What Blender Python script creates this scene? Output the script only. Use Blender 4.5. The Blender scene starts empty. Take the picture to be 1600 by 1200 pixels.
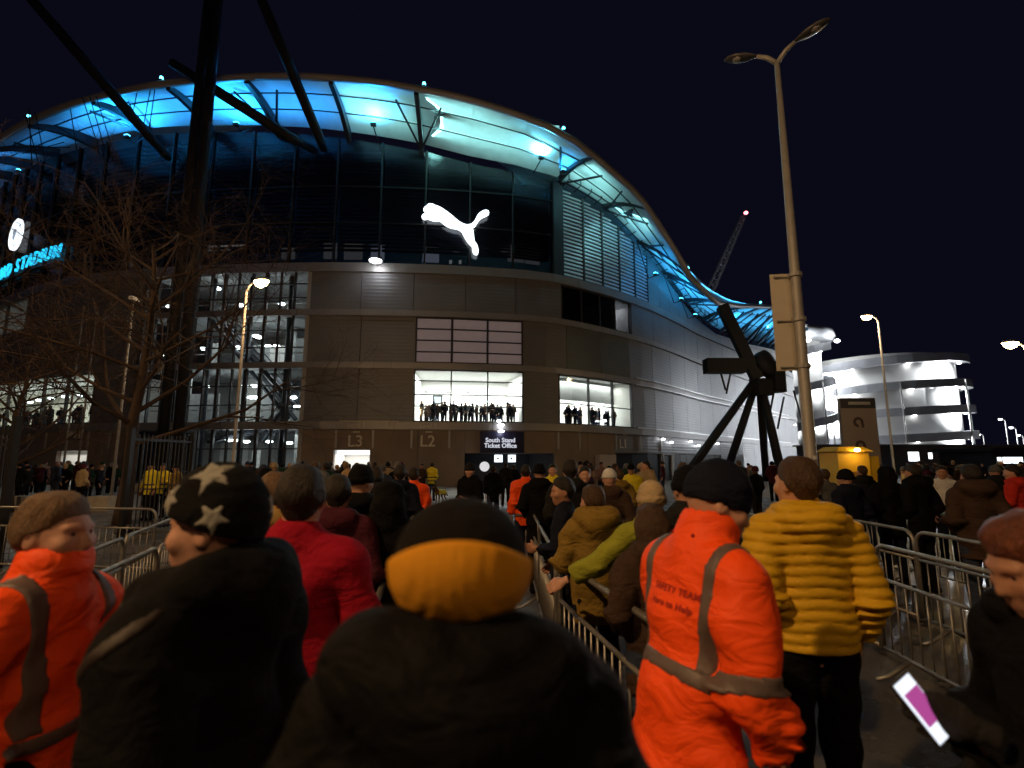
import bpy, bmesh, math, random
import numpy as np
from mathutils import Vector, Matrix
from mathutils.bvhtree import BVHTree

# ------------------------------------------------------------------ camera, sky, light
SC = bpy.context.scene
COL = SC.collection
PITCH = math.atan(120 / 800.0)
EYE = 1.85
cam_data = bpy.data.cameras.new('camera')
cam = bpy.data.objects.new('camera', cam_data)
COL.objects.link(cam)
cam.location = (0, 0, EYE)
cam.rotation_euler = (math.radians(90) + PITCH, 0, 0)
cam_data.sensor_width = 36
cam_data.lens = 18.0
cam_data.clip_start = 0.05
cam_data.clip_end = 3000
cam_data.dof.use_dof = True
cam_data.dof.focus_distance = 9.0
cam_data.dof.aperture_fstop = 1.7
SC.camera = cam

world = bpy.data.worlds.new('World')
SC.world = world
world.use_nodes = True
wn, wl = world.node_tree.nodes, world.node_tree.links
wn.clear()
w_out = wn.new('ShaderNodeOutputWorld')
w_add = wn.new('ShaderNodeAddShader')
w_sky = wn.new('ShaderNodeTexSky')
w_sky.sky_type = 'NISHITA'
w_sky.sun_disc = False
w_sky.sun_elevation = math.radians(-6)
w_sky.sun_rotation = math.radians(200)
w_bg = wn.new('ShaderNodeBackground')
w_bg.inputs['Strength'].default_value = 0.05
w_glow = wn.new('ShaderNodeBackground')          # the city's even skyglow
w_glow.inputs['Color'].default_value = (0.0028, 0.0030, 0.0078, 1)
w_glow.inputs['Strength'].default_value = 1.0
wl.new(w_sky.outputs[0], w_bg.inputs['Color'])
wl.new(w_bg.outputs[0], w_add.inputs[0])
wl.new(w_glow.outputs[0], w_add.inputs[1])
wl.new(w_add.outputs[0], w_out.inputs['Surface'])

moon_data = bpy.data.lights.new('moon', 'SUN')
moon_data.energy = 0.004
moon_data.angle = math.radians(0.5)
moon_data.color = (0.8, 0.88, 1.0)
moon = bpy.data.objects.new('moon', moon_data)
COL.objects.link(moon)
moon.rotation_euler = (math.radians(50), 0, math.radians(-60))
moon.location = (-20, -10, 40)

SC.view_settings.view_transform = 'Standard'
SC.view_settings.look = 'None'
SC.view_settings.exposure = 0.0
SC.view_settings.gamma = 1.0
SC.cycles.use_denoising = True
SC.cycles.max_bounces = 6
SC.cycles.diffuse_bounces = 3
SC.cycles.glossy_bounces = 3
SC.cycles.transmission_bounces = 4
SC.cycles.transparent_max_bounces = 12
SC.cycles.sample_clamp_indirect = 3.0
SC.cycles.caustics_reflective = False
SC.cycles.caustics_refractive = False

# ------------------------------------------------------------------ helpers
CP, SP = math.cos(PITCH), math.sin(PITCH)
RND = random.Random(7)
NPR = np.random.RandomState(5)


def ray(u, v):
    """direction of a point of the photograph (1600x1200), from the eye"""
    z = (600 - v) / 800.0
    return ((u - 800) / 800.0, CP - SP * z, SP + CP * z)


def at(u, v, depth):
    x, y, z = ray(u, v)
    k = depth / y
    return Vector((x * k, depth, EYE + z * k))


def ground_at(u, depth):
    """spot on the ground below the eye-level point at column u, at that depth"""
    return Vector(((u - 800) / 800.0 * depth, depth, 0))


def link(o, parent=None):
    COL.objects.link(o)
    if parent is not None:
        o.parent = parent
    return o


def tag(o, label=None, cat=None, group=None, kind=None):
    if label: o['label'] = label
    if cat: o['category'] = cat
    if group: o['group'] = group
    if kind: o['kind'] = kind
    return o


def empty(name, loc=(0, 0, 0), rz=0.0, label=None, cat=None, group=None):
    o = bpy.data.objects.new(name, None)
    o.empty_display_size = 0.3
    o.location = loc
    o.rotation_euler = (0, 0, rz)
    COL.objects.link(o)
    return tag(o, label, cat, group)


def smooth(me, on=True):
    me.polygons.foreach_set('use_smooth', [on] * len(me.polygons))


class MB:
    def __init__(s, base=(0, 0, 0)):
        s.v, s.f, s.b = [], [], Vector(base)

    def quad(s, *pts):
        n = len(s.v)
        s.v += [Vector(p) - s.b for p in pts]
        s.f.append(tuple(range(n, n + len(pts))))
        return s

    def hexa(s, p):
        """8 points: bottom ring 0-3 (counter-clockwise from above), top ring 4-7"""
        n = len(s.v)
        s.v += [Vector(q) - s.b for q in p]
        for f in ((3, 2, 1, 0), (4, 5, 6, 7), (0, 1, 5, 4), (1, 2, 6, 5), (2, 3, 7, 6), (3, 0, 4, 7)):
            s.f.append(tuple(n + i for i in f))
        return s

    def box(s, c, h, rz=0.0, M=None):
        c = Vector(c)
        if M is None:
            M = Matrix.Rotation(rz, 3, 'Z')
        pts = []
        for z in (-1, 1):
            for x, y in ((-1, -1), (1, -1), (1, 1), (-1, 1)):
                pts.append(c + M @ Vector((x * h[0], y * h[1], z * h[2])))
        return s.hexa(pts)

    def tube(s, pts, r, n=8, cap=True, closed=False):
        pts = [Vector(p) - s.b for p in pts]
        rs = r if isinstance(r, (list, tuple)) else [r] * len(pts)
        base = len(s.v)
        m = len(pts)
        up = None
        for i, p in enumerate(pts):
            if closed:
                d = pts[(i + 1) % m] - pts[i - 1]
            else:
                d = pts[min(i + 1, m - 1)] - pts[max(i - 1, 0)]
            if d.length < 1e-9:
                d = Vector((0, 0, 1))
            d.normalize()
            if up is None:
                up = Vector((0, 0, 1)) if abs(d.z) < 0.9 else Vector((0, 1, 0))
            a = d.cross(up)
            if a.length < 1e-6:
                a = d.cross(Vector((1, 0, 0)))
            a.normalize()
            b = a.cross(d)
            up = b
            for k in range(n):
                t = 2 * math.pi * k / n
                s.v.append(p + (a * math.cos(t) + b * math.sin(t)) * rs[i])
        for i in range(m if closed else m - 1):
            for k in range(n):
                j = (i + 1) % m
                s.f.append((base + i * n + k, base + i * n + (k + 1) % n, base + j * n + (k + 1) % n, base + j * n + k))
        if cap and not closed:
            s.f.append(tuple(base + k for k in range(n))[::-1])
            s.f.append(tuple(base + (m - 1) * n + k for k in range(n)))
        return s

    def lathe(s, c, prof, n=16):
        """prof: list of (radius, z); closed by caps where the radius is > 0"""
        c = Vector(c)
        base = len(s.v)
        for r, z in prof:
            for k in range(n):
                t = 2 * math.pi * k / n
                s.v.append(c + Vector((r * math.cos(t), r * math.sin(t), z)) - s.b)
        for i in range(len(prof) - 1):
            for k in range(n):
                s.f.append((base + i * n + k, base + i * n + (k + 1) % n, base + (i + 1) * n + (k + 1) % n, base + (i + 1) * n + k))
        s.f.append(tuple(base + k for k in range(n))[::-1])
        s.f.append(tuple(base + (len(prof) - 1) * n + k for k in range(n)))
        return s

    def prism(s, outline, frame, thick):
        """outline of 2-D points in the frame (origin, ex, ey, en), extruded by thick along en"""
        o, ex, ey, en = frame
        n = len(s.v)
        m = len(outline)
        for t in (0, thick):
            for x, y in outline:
                s.v.append(o + ex * x + ey * y + en * t - s.b)
        s.f.append(tuple(n + m + i for i in range(m)))
        s.f.append(tuple(n + i for i in range(m))[::-1])
        for i in range(m):
            j = (i + 1) % m
            s.f.append((n + i, n + j, n + m + j, n + m + i))
        return s

    def mesh(s, name, sm=False):
        me = bpy.data.meshes.new(name)
        me.from_pydata([tuple(p) for p in s.v], [], s.f)
        if sm:
            smooth(me)
        return me

    def build(s, name, mat, parent=None, sm=False):
        me = s.mesh(name, sm)
        me.materials.append(mat)
        return link(bpy.data.objects.new(name, me), parent)


def inst(name, me, parent=None, loc=(0, 0, 0), rot=(0, 0, 0), scale=(1, 1, 1)):
    o = bpy.data.objects.new(name, me)
    o.location, o.rotation_euler, o.scale = loc, rot, scale
    return link(o, parent)


def copy_tree(o, parent=None):
    c = o.copy()
    COL.objects.link(c)
    c.parent = parent
    for ch in list(o.children):
        copy_tree(ch, c)
    return c


def lamp(name, parent, loc, watts, color, radius=0.1, kind='POINT', spot=None, rot=None, size=None):
    d = bpy.data.lights.new(name, kind)
    d.energy = watts
    d.color = color
    if kind == 'AREA':
        d.shape = 'RECTANGLE'
        d.size, d.size_y = size
    else:
        d.shadow_soft_size = radius
    if kind == 'SPOT':
        d.spot_size = spot
        d.spot_blend = 0.6
    o = bpy.data.objects.new(name, d)
    o.location = loc
    if rot is not None:
        o.rotation_euler = rot
    link(o, parent)
    return o


# ------------------------------------------------------------------ materials
MATS = {}


def mat(name, color, rough=0.7, metal=0.0, noise=0.0, nscale=3.0, bump=0.0, bscale=40.0, emit=None, estr=0.0,
        spec=0.4, stretch=None, coat=0.0, rvar=0.0, wrinkle=0.0):
    if name in MATS:
        return MATS[name]
    m = bpy.data.materials.new(name)
    m.use_nodes = True
    nt = m.node_tree
    nd, ln = nt.nodes, nt.links
    b = nd['Principled BSDF']
    b.inputs['Base Color'].default_value = (*color, 1)
    b.inputs['Roughness'].default_value = rough
    b.inputs['Metallic'].default_value = metal
    b.inputs['Specular IOR Level'].default_value = spec
    b.inputs['Coat Weight'].default_value = coat
    if emit:
        b.inputs['Emission Color'].default_value = (*emit, 1)
        b.inputs['Emission Strength'].default_value = estr
    tc = None
    if noise or bump or rvar:
        tc = nd.new('ShaderNodeTexCoord')
        mp = nd.new('ShaderNodeMapping')
        ln.new(tc.outputs['Object'], mp.inputs[0])
        if stretch:
            mp.inputs['Scale'].default_value = stretch
    if noise or rvar:
        t = nd.new('ShaderNodeTexNoise')
        t.inputs['Scale'].default_value = nscale
        t.inputs['Detail'].default_value = 6
        t.inputs['Roughness'].default_value = 0.62
        ln.new(mp.outputs[0], t.inputs['Vector'])
    if noise:
        r = nd.new('ShaderNodeMapRange')
        r.inputs['From Min'].default_value = 0.28
        r.inputs['From Max'].default_value = 0.72
        r.inputs['To Min'].default_value = 1 - noise
        r.inputs['To Max'].default_value = 1 + noise
        ln.new(t.outputs[0], r.inputs[0])
        mx = nd.new('ShaderNodeVectorMath')
        mx.operation = 'SCALE'
        mx.inputs[0].default_value = color
        ln.new(r.outputs[0], mx.inputs['Scale'])
        ln.new(mx.outputs[0], b.inputs['Base Color'])
    if rvar:
        r2 = nd.new('ShaderNodeMapRange')
        r2.inputs['From Min'].default_value = 0.35
        r2.inputs['From Max'].default_value = 0.65
        r2.inputs['To Min'].default_value = max(0.03, rough - rvar)
        r2.inputs['To Max'].default_value = min(1, rough + rvar)
        ln.new(t.outputs[0], r2.inputs[0])
        ln.new(r2.outputs[0], b.inputs['Roughness'])
    if bump:
        t2 = nd.new('ShaderNodeTexNoise')
        t2.inputs['Scale'].default_value = bscale
        t2.inputs['Detail'].default_value = 5
        ln.new(mp.outputs[0], t2.inputs['Vector'])
        bp = nd.new('ShaderNodeBump')
        bp.inputs['Strength'].default_value = bump
        bp.inputs['Distance'].default_value = 0.02
        ln.new(t2.outputs[0], bp.inputs['Height'])
        ln.new(bp.outputs[0], b.inputs['Normal'])
        if wrinkle:
            t3 = nd.new('ShaderNodeTexNoise')
            t3.inputs['Scale'].default_value = 6.5
            t3.inputs['Detail'].default_value = 3
            t3.inputs['Distortion'].default_value = 0.9
            mp3 = nd.new('ShaderNodeMapping')
            mp3.inputs['Scale'].default_value = (1.0, 1.0, 1.9)
            ln.new(tc.outputs['Object'], mp3.inputs[0])
            ln.new(mp3.outputs[0], t3.inputs['Vector'])
            b3 = nd.new('ShaderNodeBump')
            b3.inputs['Strength'].default_value = wrinkle
            b3.inputs['Distance'].default_value = 0.06
            ln.new(t3.outputs[0], b3.inputs['Height'])
            ln.new(b3.outputs[0], bp.inputs['Normal'])
    MATS[name] = m
    return m


def emat(name, color, strength):
    if name in MATS:
        return MATS[name]
    m = bpy.data.materials.new(name)
    m.use_nodes = True
    nd, ln = m.node_tree.nodes, m.node_tree.links
    nd.clear()
    o = nd.new('ShaderNodeOutputMaterial')
    e = nd.new('ShaderNodeEmission')
    e.inputs[0].default_value = (*color, 1)
    e.inputs[1].default_value = strength
    ln.new(e.outputs[0], o.inputs[0])
    MATS[name] = m
    return m


def glass(name, tint=(0.9, 0.95, 0.95), refl=0.08, rough=0.03):
    if name in MATS:
        return MATS[name]
    m = bpy.data.materials.new(name)
    m.use_nodes = True
    nd, ln = m.node_tree.nodes, m.node_tree.links
    nd.clear()
    o = nd.new('ShaderNodeOutputMaterial')
    mx = nd.new('ShaderNodeMixShader')
    tr = nd.new('ShaderNodeBsdfTransparent')
    gl = nd.new('ShaderNodeBsdfGlossy')
    tr.inputs[0].default_value = (*tint, 1)
    gl.inputs['Roughness'].default_value = rough
    mx.inputs[0].default_value = refl
    ln.new(tr.outputs[0], mx.inputs[1])
    ln.new(gl.outputs[0], mx.inputs[2])
    ln.new(mx.outputs[0], o.inputs[0])
    MATS[name] = m
    return m


def membrane(name, color, trans=0.5):
    m = bpy.data.materials.new(name)
    m.use_nodes = True
    nd, ln = m.node_tree.nodes, m.node_tree.links
    nd.clear()
    o = nd.new('ShaderNodeOutputMaterial')
    mx = nd.new('ShaderNodeMixShader')
    df = nd.new('ShaderNodeBsdfDiffuse')
    tr = nd.new('ShaderNodeBsdfTranslucent')
    tc = nd.new('ShaderNodeTexCoord')
    nz = nd.new('ShaderNodeTexNoise')
    nz.inputs['Scale'].default_value = 1.4
    nz.inputs['Detail'].default_value = 5
    rp = nd.new('ShaderNodeMapRange')
    rp.inputs['To Min'].default_value = 0.8
    rp.inputs['To Max'].default_value = 1.1
    sc = nd.new('ShaderNodeVectorMath')
    sc.operation = 'SCALE'
    sc.inputs[0].default_value = color
    ln.new(tc.outputs['Object'], nz.inputs['Vector'])
    ln.new(nz.outputs[0], rp.inputs[0])
    ln.new(rp.outputs[0], sc.inputs['Scale'])
    ln.new(sc.outputs[0], df.inputs[0])
    ln.new(sc.outputs[0], tr.inputs[0])
    mx.inputs[0].default_value = trans
    ln.new(df.outputs[0], mx.inputs[1])
    ln.new(tr.outputs[0], mx.inputs[2])
    ln.new(mx.outputs[0], o.inputs[0])
    return m


def ribbed(name, color, pitch, rough=0.5, metal=0.3, depth=0.012, noise=0.12):
    """profiled metal cladding: fine horizontal ribs as relief"""
    m = mat(name, color, rough, metal, noise=noise, nscale=0.35)
    nd, ln = m.node_tree.nodes, m.node_tree.links
    b = nd['Principled BSDF']
    tc = nd.new('ShaderNodeTexCoord')
    w = nd.new('ShaderNodeTexWave')
    w.wave_type, w.bands_direction, w.wave_profile = 'BANDS', 'Z', 'SIN'
    w.inputs['Scale'].default_value = 2 * math.pi / pitch / 20.0 * 1.0
    bp = nd.new('ShaderNodeBump')
    bp.inputs['Strength'].default_value = 0.8
    bp.inputs['Distance'].default_value = depth
    ln.new(tc.outputs['Object'], w.inputs['Vector'])
    ln.new(w.outputs['Fac'], bp.inputs['Height'])
    ln.new(bp.outputs[0], b.inputs['Normal'])
    return m


CLAD = ribbed('cladding', (0.185, 0.185, 0.195), 0.28)
CLAD_DK = ribbed('dark_cladding', (0.13, 0.14, 0.13), 0.28)
CLAD_R = ribbed('silver_cladding', (0.23, 0.23, 0.24), 0.28, 0.42, 0.4)
CORN = mat('cornice_metal', (0.30, 0.29, 0.29), 0.45, 0.4, noise=0.12, nscale=0.5)
CORN_LT = mat('bright_trim', (0.62, 0.62, 0.63), 0.35, 0.6)
BASEW = mat('base_wall', (0.25, 0.195, 0.155), 0.75, noise=0.18, nscale=0.4, bump=0.15, bscale=12)
FRAME = mat('window_frame', (0.05, 0.05, 0.055), 0.5, 0.3)
FRAME_DK = mat('crown_frame', (0.012, 0.012, 0.014), 0.6)
FRAME_LT = mat('pale_frame', (0.42, 0.42, 0.42), 0.5, 0.2)
STEEL = mat('dark_steel', (0.045, 0.05, 0.06), 0.5, 0.4, noise=0.2, nscale=1.0)
ROOFM = mat('roof_membrane', (0.62, 0.63, 0.65), 0.55, noise=0.08, nscale=0.6)
SOFF = membrane('soffit_membrane', (0.72, 0.73, 0.74))
RIM = mat('roof_rim', (0.42, 0.40, 0.42), 0.5, 0.3, noise=0.15, nscale=0.5)
GLASS = glass('clear_glass')
DGLASS = glass('tinted_glass', (0.42, 0.44, 0.48), 0.05, 0.2)
WHITEW = mat('interior_white', (0.78, 0.77, 0.74), 0.8)
GREYW = mat('interior_grey', (0.42, 0.43, 0.43), 0.8, noise=0.2, nscale=0.4)
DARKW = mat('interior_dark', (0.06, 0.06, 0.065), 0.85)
BLIND = mat('blind_slats', (0.16, 0.16, 0.17), 0.6)
LOUV = mat('pale_louvre', (0.60, 0.62, 0.68), 0.4, 0.3)
SHUT = mat('backlit_blind', (0.55, 0.50, 0.55), 0.75, noise=0.06, nscale=2, emit=(0.62, 0.52, 0.60), estr=0.08)  # emission stands in for light from the room behind the blinds
GALV = mat('galvanised_steel', (0.30, 0.285, 0.265), 0.42, 0.65, noise=0.25, nscale=9, rvar=0.12)
POLE = mat('painted_pole', (0.36, 0.35, 0.34), 0.5, 0.25, noise=0.1, nscale=4)
BLACKM = mat('black_metal', (0.02, 0.02, 0.022), 0.5, 0.2)
SIGNW = mat('sign_white', (0.8, 0.8, 0.8), 0.6)
BARK = mat('bark', (0.055, 0.035, 0.027), 0.9, noise=0.3, nscale=6, bump=0.5, bscale=25)
CONC = mat('concrete', (0.42, 0.38, 0.33), 0.85, noise=0.2, nscale=3, bump=0.2)
E_LAMP = emat('lamp_glow_warm', (1.0, 0.62, 0.26), 60)
E_WHITE = emat('lamp_glow_white', (0.95, 0.98, 1.0), 14)
E_BLUE = emat('lamp_glow_blue', (0.05, 0.55, 1.0), 22)
E_PALE = emat('uplight_pale', (0.45, 0.95, 0.95), 3.0)


def textmesh(body, size, depth, name, spacing=1.0, align='CENTER', shear=0.0, bold=0.0):
    c = bpy.data.curves.new(name, 'FONT')
    c.body, c.size, c.extrude = body, size, depth
    c.align_x, c.align_y = align, 'CENTER'
    c.space_character, c.shear = spacing, shear
    c.offset = bold
    c.resolution_u = 3
    o = bpy.data.objects.new(name, c)
    me = bpy.data.meshes.new_from_object(o)
    bpy.data.objects.remove(o)
    me.name = name
    return me

# ------------------------------------------------------------------ ground
def ground_material(name, c1, c2, rough, rvar, bump, scale):
    m = mat(name, c1, rough, noise=0.35, nscale=scale, rvar=rvar, bump=bump, bscale=60)
    return m


ASPH = ground_material('wet_asphalt', (0.075, 0.066, 0.06), None, 0.42, 0.22, 0.35, 0.9)
PAVE = ground_material('paving', (0.22, 0.17, 0.13), None, 0.6, 0.2, 0.2, 0.7)
KERB = mat('kerb_stone', (0.32, 0.30, 0.27), 0.8, noise=0.2, nscale=2)

MB().quad((-1500, -1500, 0), (1500, -1500, 0), (1500, 1500, 0), (-1500, 1500, 0)).build('ground', ASPH)['kind'] = 'structure'

# ------------------------------------------------------------------ stadium: plan curve of the facade
PLAN = [(-95, 84), (-82, 72), (-68, 61), (-55, 51), (-44, 44), (-35.3, 40), (-27, 38.1), (-15.3, 37.1), (-7.6, 37.4), (-2, 38.1),
        (3.6, 39.6), (10.6, 44.8), (15.6, 50), (21.4, 57), (28.8, 65), (42, 80), (58, 98), (74, 116), (90, 133)]


def _catmull(P, n=40):
    out = []
    for i in range(1, len(P) - 2):
        p0, p1, p2, p3 = [np.array(P[i + k], float) for k in (-1, 0, 1, 2)]
        for j in range(n):
            t = j / n
            out.append(0.5 * ((2 * p1) + (-p0 + p2) * t + (2 * p0 - 5 * p1 + 4 * p2 - p3) * t * t + (-p0 + 3 * p1 - 3 * p2 + p3) * t ** 3))
    return np.array(out)


CUR = _catmull(PLAN)
SEG = np.hypot(*np.diff(CUR, axis=0).T)
CS = np.concatenate([[0], np.cumsum(SEG)])
SMAX = CS[-1] - 0.5


def plan(s):
    s = min(max(s, 0.0), CS[-1])
    return np.array([np.interp(s, CS, CUR[:, 0]), np.interp(s, CS, CUR[:, 1])])


def frame_at(s):
    a, b = plan(s - 0.6), plan(s + 0.6)
    t = (b - a) / np.hypot(*(b - a))
    return plan(s), t, np.array([t[1], -t[0]])


_TB = []
for _k in range(int(CS[-1] / 0.05) + 2):
    _p, _t, _n = frame_at(_k * 0.05)
    _TB.append((float(_p[0]), float(_p[1]), float(_n[0]), float(_n[1])))


def W(s, z, o=0.0):
    """point at arc length s along the facade, height z, moved out by o"""
    q = min(max(s, 0.0), CS[-1] - 0.01) / 0.05
    i = int(q)
    f = q - i
    a, b = _TB[i], _TB[i + 1]
    nx, ny = a[2] + (b[2] - a[2]) * f, a[3] + (b[3] - a[3]) * f
    return Vector((a[0] + (b[0] - a[0]) * f + nx * o, a[1] + (b[1] - a[1]) * f + ny * o, z))


_SS = np.arange(0.5, SMAX, 0.25)


def on_facade(u, v, o=0.0):
    """(s, z) where the sight line through (u, v) meets the facade moved out by o"""
    dx, dy, dz = ray(u, v)
    best, prev = None, None
    for s in _SS:
        w = W(s, 0, o)
        e = w.x * dy - w.y * dx
        if prev is not None and prev[1] < 0 <= e:
            k = prev[1] / (prev[1] - e)
            ss = prev[0] + 0.25 * k
            y = W(ss, 0, o).y
            return ss, EYE + dz / dy * y
        prev = (s, e)
    return SMAX, EYE


def su(u, v=600):
    return on_facade(u, v)[0]


BASE = Vector((-5, 40, 0))
stadium = empty('stadium', BASE, 0, 'large curved football stadium with grey cladding under a blue lit undulating roof', 'stadium')

# wall top and roof edge as heights along the facade
OVER = 4.6
_wt = [(-60, 330), (0, 290), (60, 252), (150, 226), (240, 208), (400, 205), (500, 210), (650, 232), (750, 258), (870, 285), (940, 325),
       (1000, 385), (1040, 432), (1080, 487), (1120, 520), (1170, 535), (1215, 545)]
_re = [(-90, 262), (-20, 232), (50, 190), (120, 163), (250, 134), (400, 122), (480, 122), (600, 132), (700, 150), (800, 178), (868, 205), (950, 265),
       (1000, 310), (1040, 370), (1080, 438), (1118, 474), (1160, 480), (1225, 482)]
WT = sorted(on_facade(u, v) for u, v in _wt)
RE = sorted(on_facade(u, v, OVER) for u, v in _re)


def top_z(s):
    return float(np.interp(s, [a for a, b in WT], [b for a, b in WT]))


def edge_z(s):
    return float(np.interp(s, [a for a, b in RE], [b for a, b in RE]))


def fbox(m, s0, s1, z0, z1, o0, o1, zt=None, step=3.0):
    """a box laid along the facade; zt=(z at s0, z at s1) gives a sloping top"""
    n = max(1, int(math.ceil((s1 - s0) / step)))
    for i in range(n):
        a, b = s0 + (s1 - s0) * i / n, s0 + (s1 - s0) * (i + 1) / n
        za = z1 if zt is None else zt[0] + (zt[1] - zt[0]) * i / n
        zb = z1 if zt is None else zt[0] + (zt[1] - zt[0]) * (i + 1) / n
        m.hexa([W(a, z0, o1), W(b, z0, o1), W(b, z0, o0), W(a, z0, o0), W(a, za, o1), W(b, zb, o1), W(b, zb, o0), W(a, za, o0)])
    return m


def SB():
    return MB(BASE)


ROWS = [(0.0, 4.1), (4.65, 8.6), (9.05, 12.6), (13.05, 16.0)]
CORNICES = [(4.1, 4.65), (8.6, 9.05), (12.6, 13.05), (16.0, 16.7)]
sA0, sA1 = su(212), su(474)                       # tall glazed atrium
sWL1 = su(146, 620)                                # end of the bright concourse window beside the trees
sC0, sC1 = su(646, 620), su(818, 620)
sR0, sR1 = su(873, 620), su(988, 620)
sCorner = su(874, 360)
sEnd = su(1243, 640)
gates = {'l3': (su(521, 715), su(577, 715)), 'office': (su(726, 735), su(868, 735)), 'm1': (su(88, 715), su(135, 715)),
         'kiosk': (su(962, 735), su(1034, 735)), 'side': (su(1037, 735), su(1052, 735)), 'long': (su(1055, 735), su(1128, 735))}
sB0, sB1 = su(962, 540), su(1000, 540)

OPEN = {0: [(sA0, sA1), gates['l3'], gates['office'], gates['m1'], gates['kiosk'], gates['side'], gates['long']],
        1: [(2, sWL1), (sA0, sA1), (sC0, sC1), (sR0, sR1)],
        2: [(sA0, sA1), (su(649, 540), su(817, 540))],
        3: [(2, su(43, 485)), (sA0, sA1), (su(877, 480), su(986, 480))]}


def wallpanel(s0, s1, z0, z1, m_, name='wall_panel', zt=None, o=0.0):
    m = SB()
    fbox(m, s0 + 0.02, s1 - 0.02, z0, z1, o - 0.25, o, zt)
    return m.build(name, m_, stadium)


for r, (z0, z1) in enumerate(ROWS):
    ops = sorted(OPEN[r])
    cur = 1.0
    solid = []
    for a, b in ops + [(sEnd, sEnd + 1)]:
        if a > cur + 0.15:
            solid.append((cur, a))
        cur = max(cur, b)
    for a, b in solid:
        n = max(1, round((b - a) / 3.9))
        for i in range(n):
            p, q = a + (b - a) * i / n, a + (b - a) * (i + 1) / n
            mm = BASEW if r == 0 else CLAD
            if p > su(990) - 0.5:
                mm = CLAD_R
            if r == 2 and sR0 - 0.6 < (p + q) / 2 < sR1 + 0.3:
                mm = CLAD_DK
            wallpanel(p, q, z0, z1, mm)

for i, (z0, z1) in enumerate(CORNICES):
    s = 1.0
    while s < sEnd - 1:
        e = min(s + 7.5, sEnd)
        m = SB()
        fbox(m, s + 0.01, e - 0.01, z0, z1, -0.3, 0.16 if i else 0.22)
        m.build('cornice', CORN, stadium)
        s = e
    # bright drip trims along the silver flank
    if i in (0, 1):
        m = SB()
        fbox(m, su(990), sEnd - 6, z1 + 0.003, z1 + 0.10, 0.0, 0.30)
        m.build('drip_trim', CORN_LT, stadium)
        if i == 1:
            m = SB()
            fbox(m, su(990), sEnd - 6, z0 - 0.10, z0 - 0.003, 0.0, 0.26)
            m.build('drip_trim', CORN_LT, stadium)

# dark core behind everything so that no sky shows through
m = SB()
fbox(m, 0.6, sEnd, 16.2, 16.69, -9.0, -0.32)
m.build('upper_floor_slab', DARKW, stadium)
m = SB()
fbox(m, 0.6, sEnd, 0.0, 0.05, -14, -8.5)
for a in np.arange(0.6, sEnd - 4, 4):
    fbox(m, a, a + 4, 0, 0, -10.4, -10.0, zt=(top_z(a) + 1, top_z(a + 4) + 1), step=9)
m.build('inner_bowl_wall', DARKW, stadium)

# closing wall at the far end of the flank
m = SB()
for zz_ in ((0.0, 4.1), (4.11, 16.0), (16.01, 24.0)):
    m.hexa([W(sEnd, zz_[0], 0.0), W(sEnd + 0.3, zz_[0], 0.0), W(sEnd + 0.3, zz_[0], -10), W(sEnd, zz_[0], -10), W(sEnd, zz_[1], 0.0), W(sEnd + 0.3, zz_[1], 0.0), W(sEnd + 0.3, zz_[1], -10), W(sEnd, zz_[1], -10)])
m.build('end_wall', CLAD_R, stadium)

# ------------------------------------------------------------------ windows
SILL = mat('sill_metal', (0.2, 0.2, 0.2), 0.5, 0.4)


def window(s0, s1, z0, z1, cols, rows, gm=GLASS, fm=FRAME, w=0.05, frame=True, glazed=True):
    """window > frame, mullion, transom, pane; cols and rows are dividing positions 0..1"""
    wd = empty('window', W((s0 + s1) / 2, z0) - BASE)
    wd.parent = stadium
    b = BASE + wd.location

    def mbb():
        return MB(b)
    if frame:
        m = mbb()
        fbox(m, s0, s1, z0, z0 + 0.1, -0.22, 0.03)
        fbox(m, s0, s1, z1 - 0.1, z1, -0.22, 0.03)
        fbox(m, s0, s0 + 0.1, z0 + 0.1, z1 - 0.1, -0.22, 0.028)
        fbox(m, s1 - 0.1, s1, z0 + 0.1, z1 - 0.1, -0.22, 0.028)
        m.build('frame', fm, wd)
    cs = [0] + list(cols) + [1]
    rs = [0] + list(rows) + [1]
    for c in cols:
        s = s0 + (s1 - s0) * c
        fbox(mbb(), s - w, s + w, z0 + 0.1, z1 - 0.1, -0.2, 0.02).build('mullion', fm, wd)
    for r_ in rows:
        z = z0 + (z1 - z0) * r_
        fbox(mbb(), s0 + 0.1, s1 - 0.1, z - w * 0.7, z + w * 0.7, -0.17, -0.004).build('transom', fm, wd)
    if glazed:
        for i in range(len(cs) - 1):
            for j in range(len(rs) - 1):
                a, c = s0 + (s1 - s0) * cs[i] + 0.01, s0 + (s1 - s0) * cs[i + 1] - 0.01
                p, q = z0 + (z1 - z0) * rs[j] + 0.01, z0 + (z1 - z0) * rs[j + 1] - 0.01
                fbox(mbb(), a, c, p, q, -0.13, -0.115, step=9).build('pane', gm, wd)
    return wd


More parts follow.
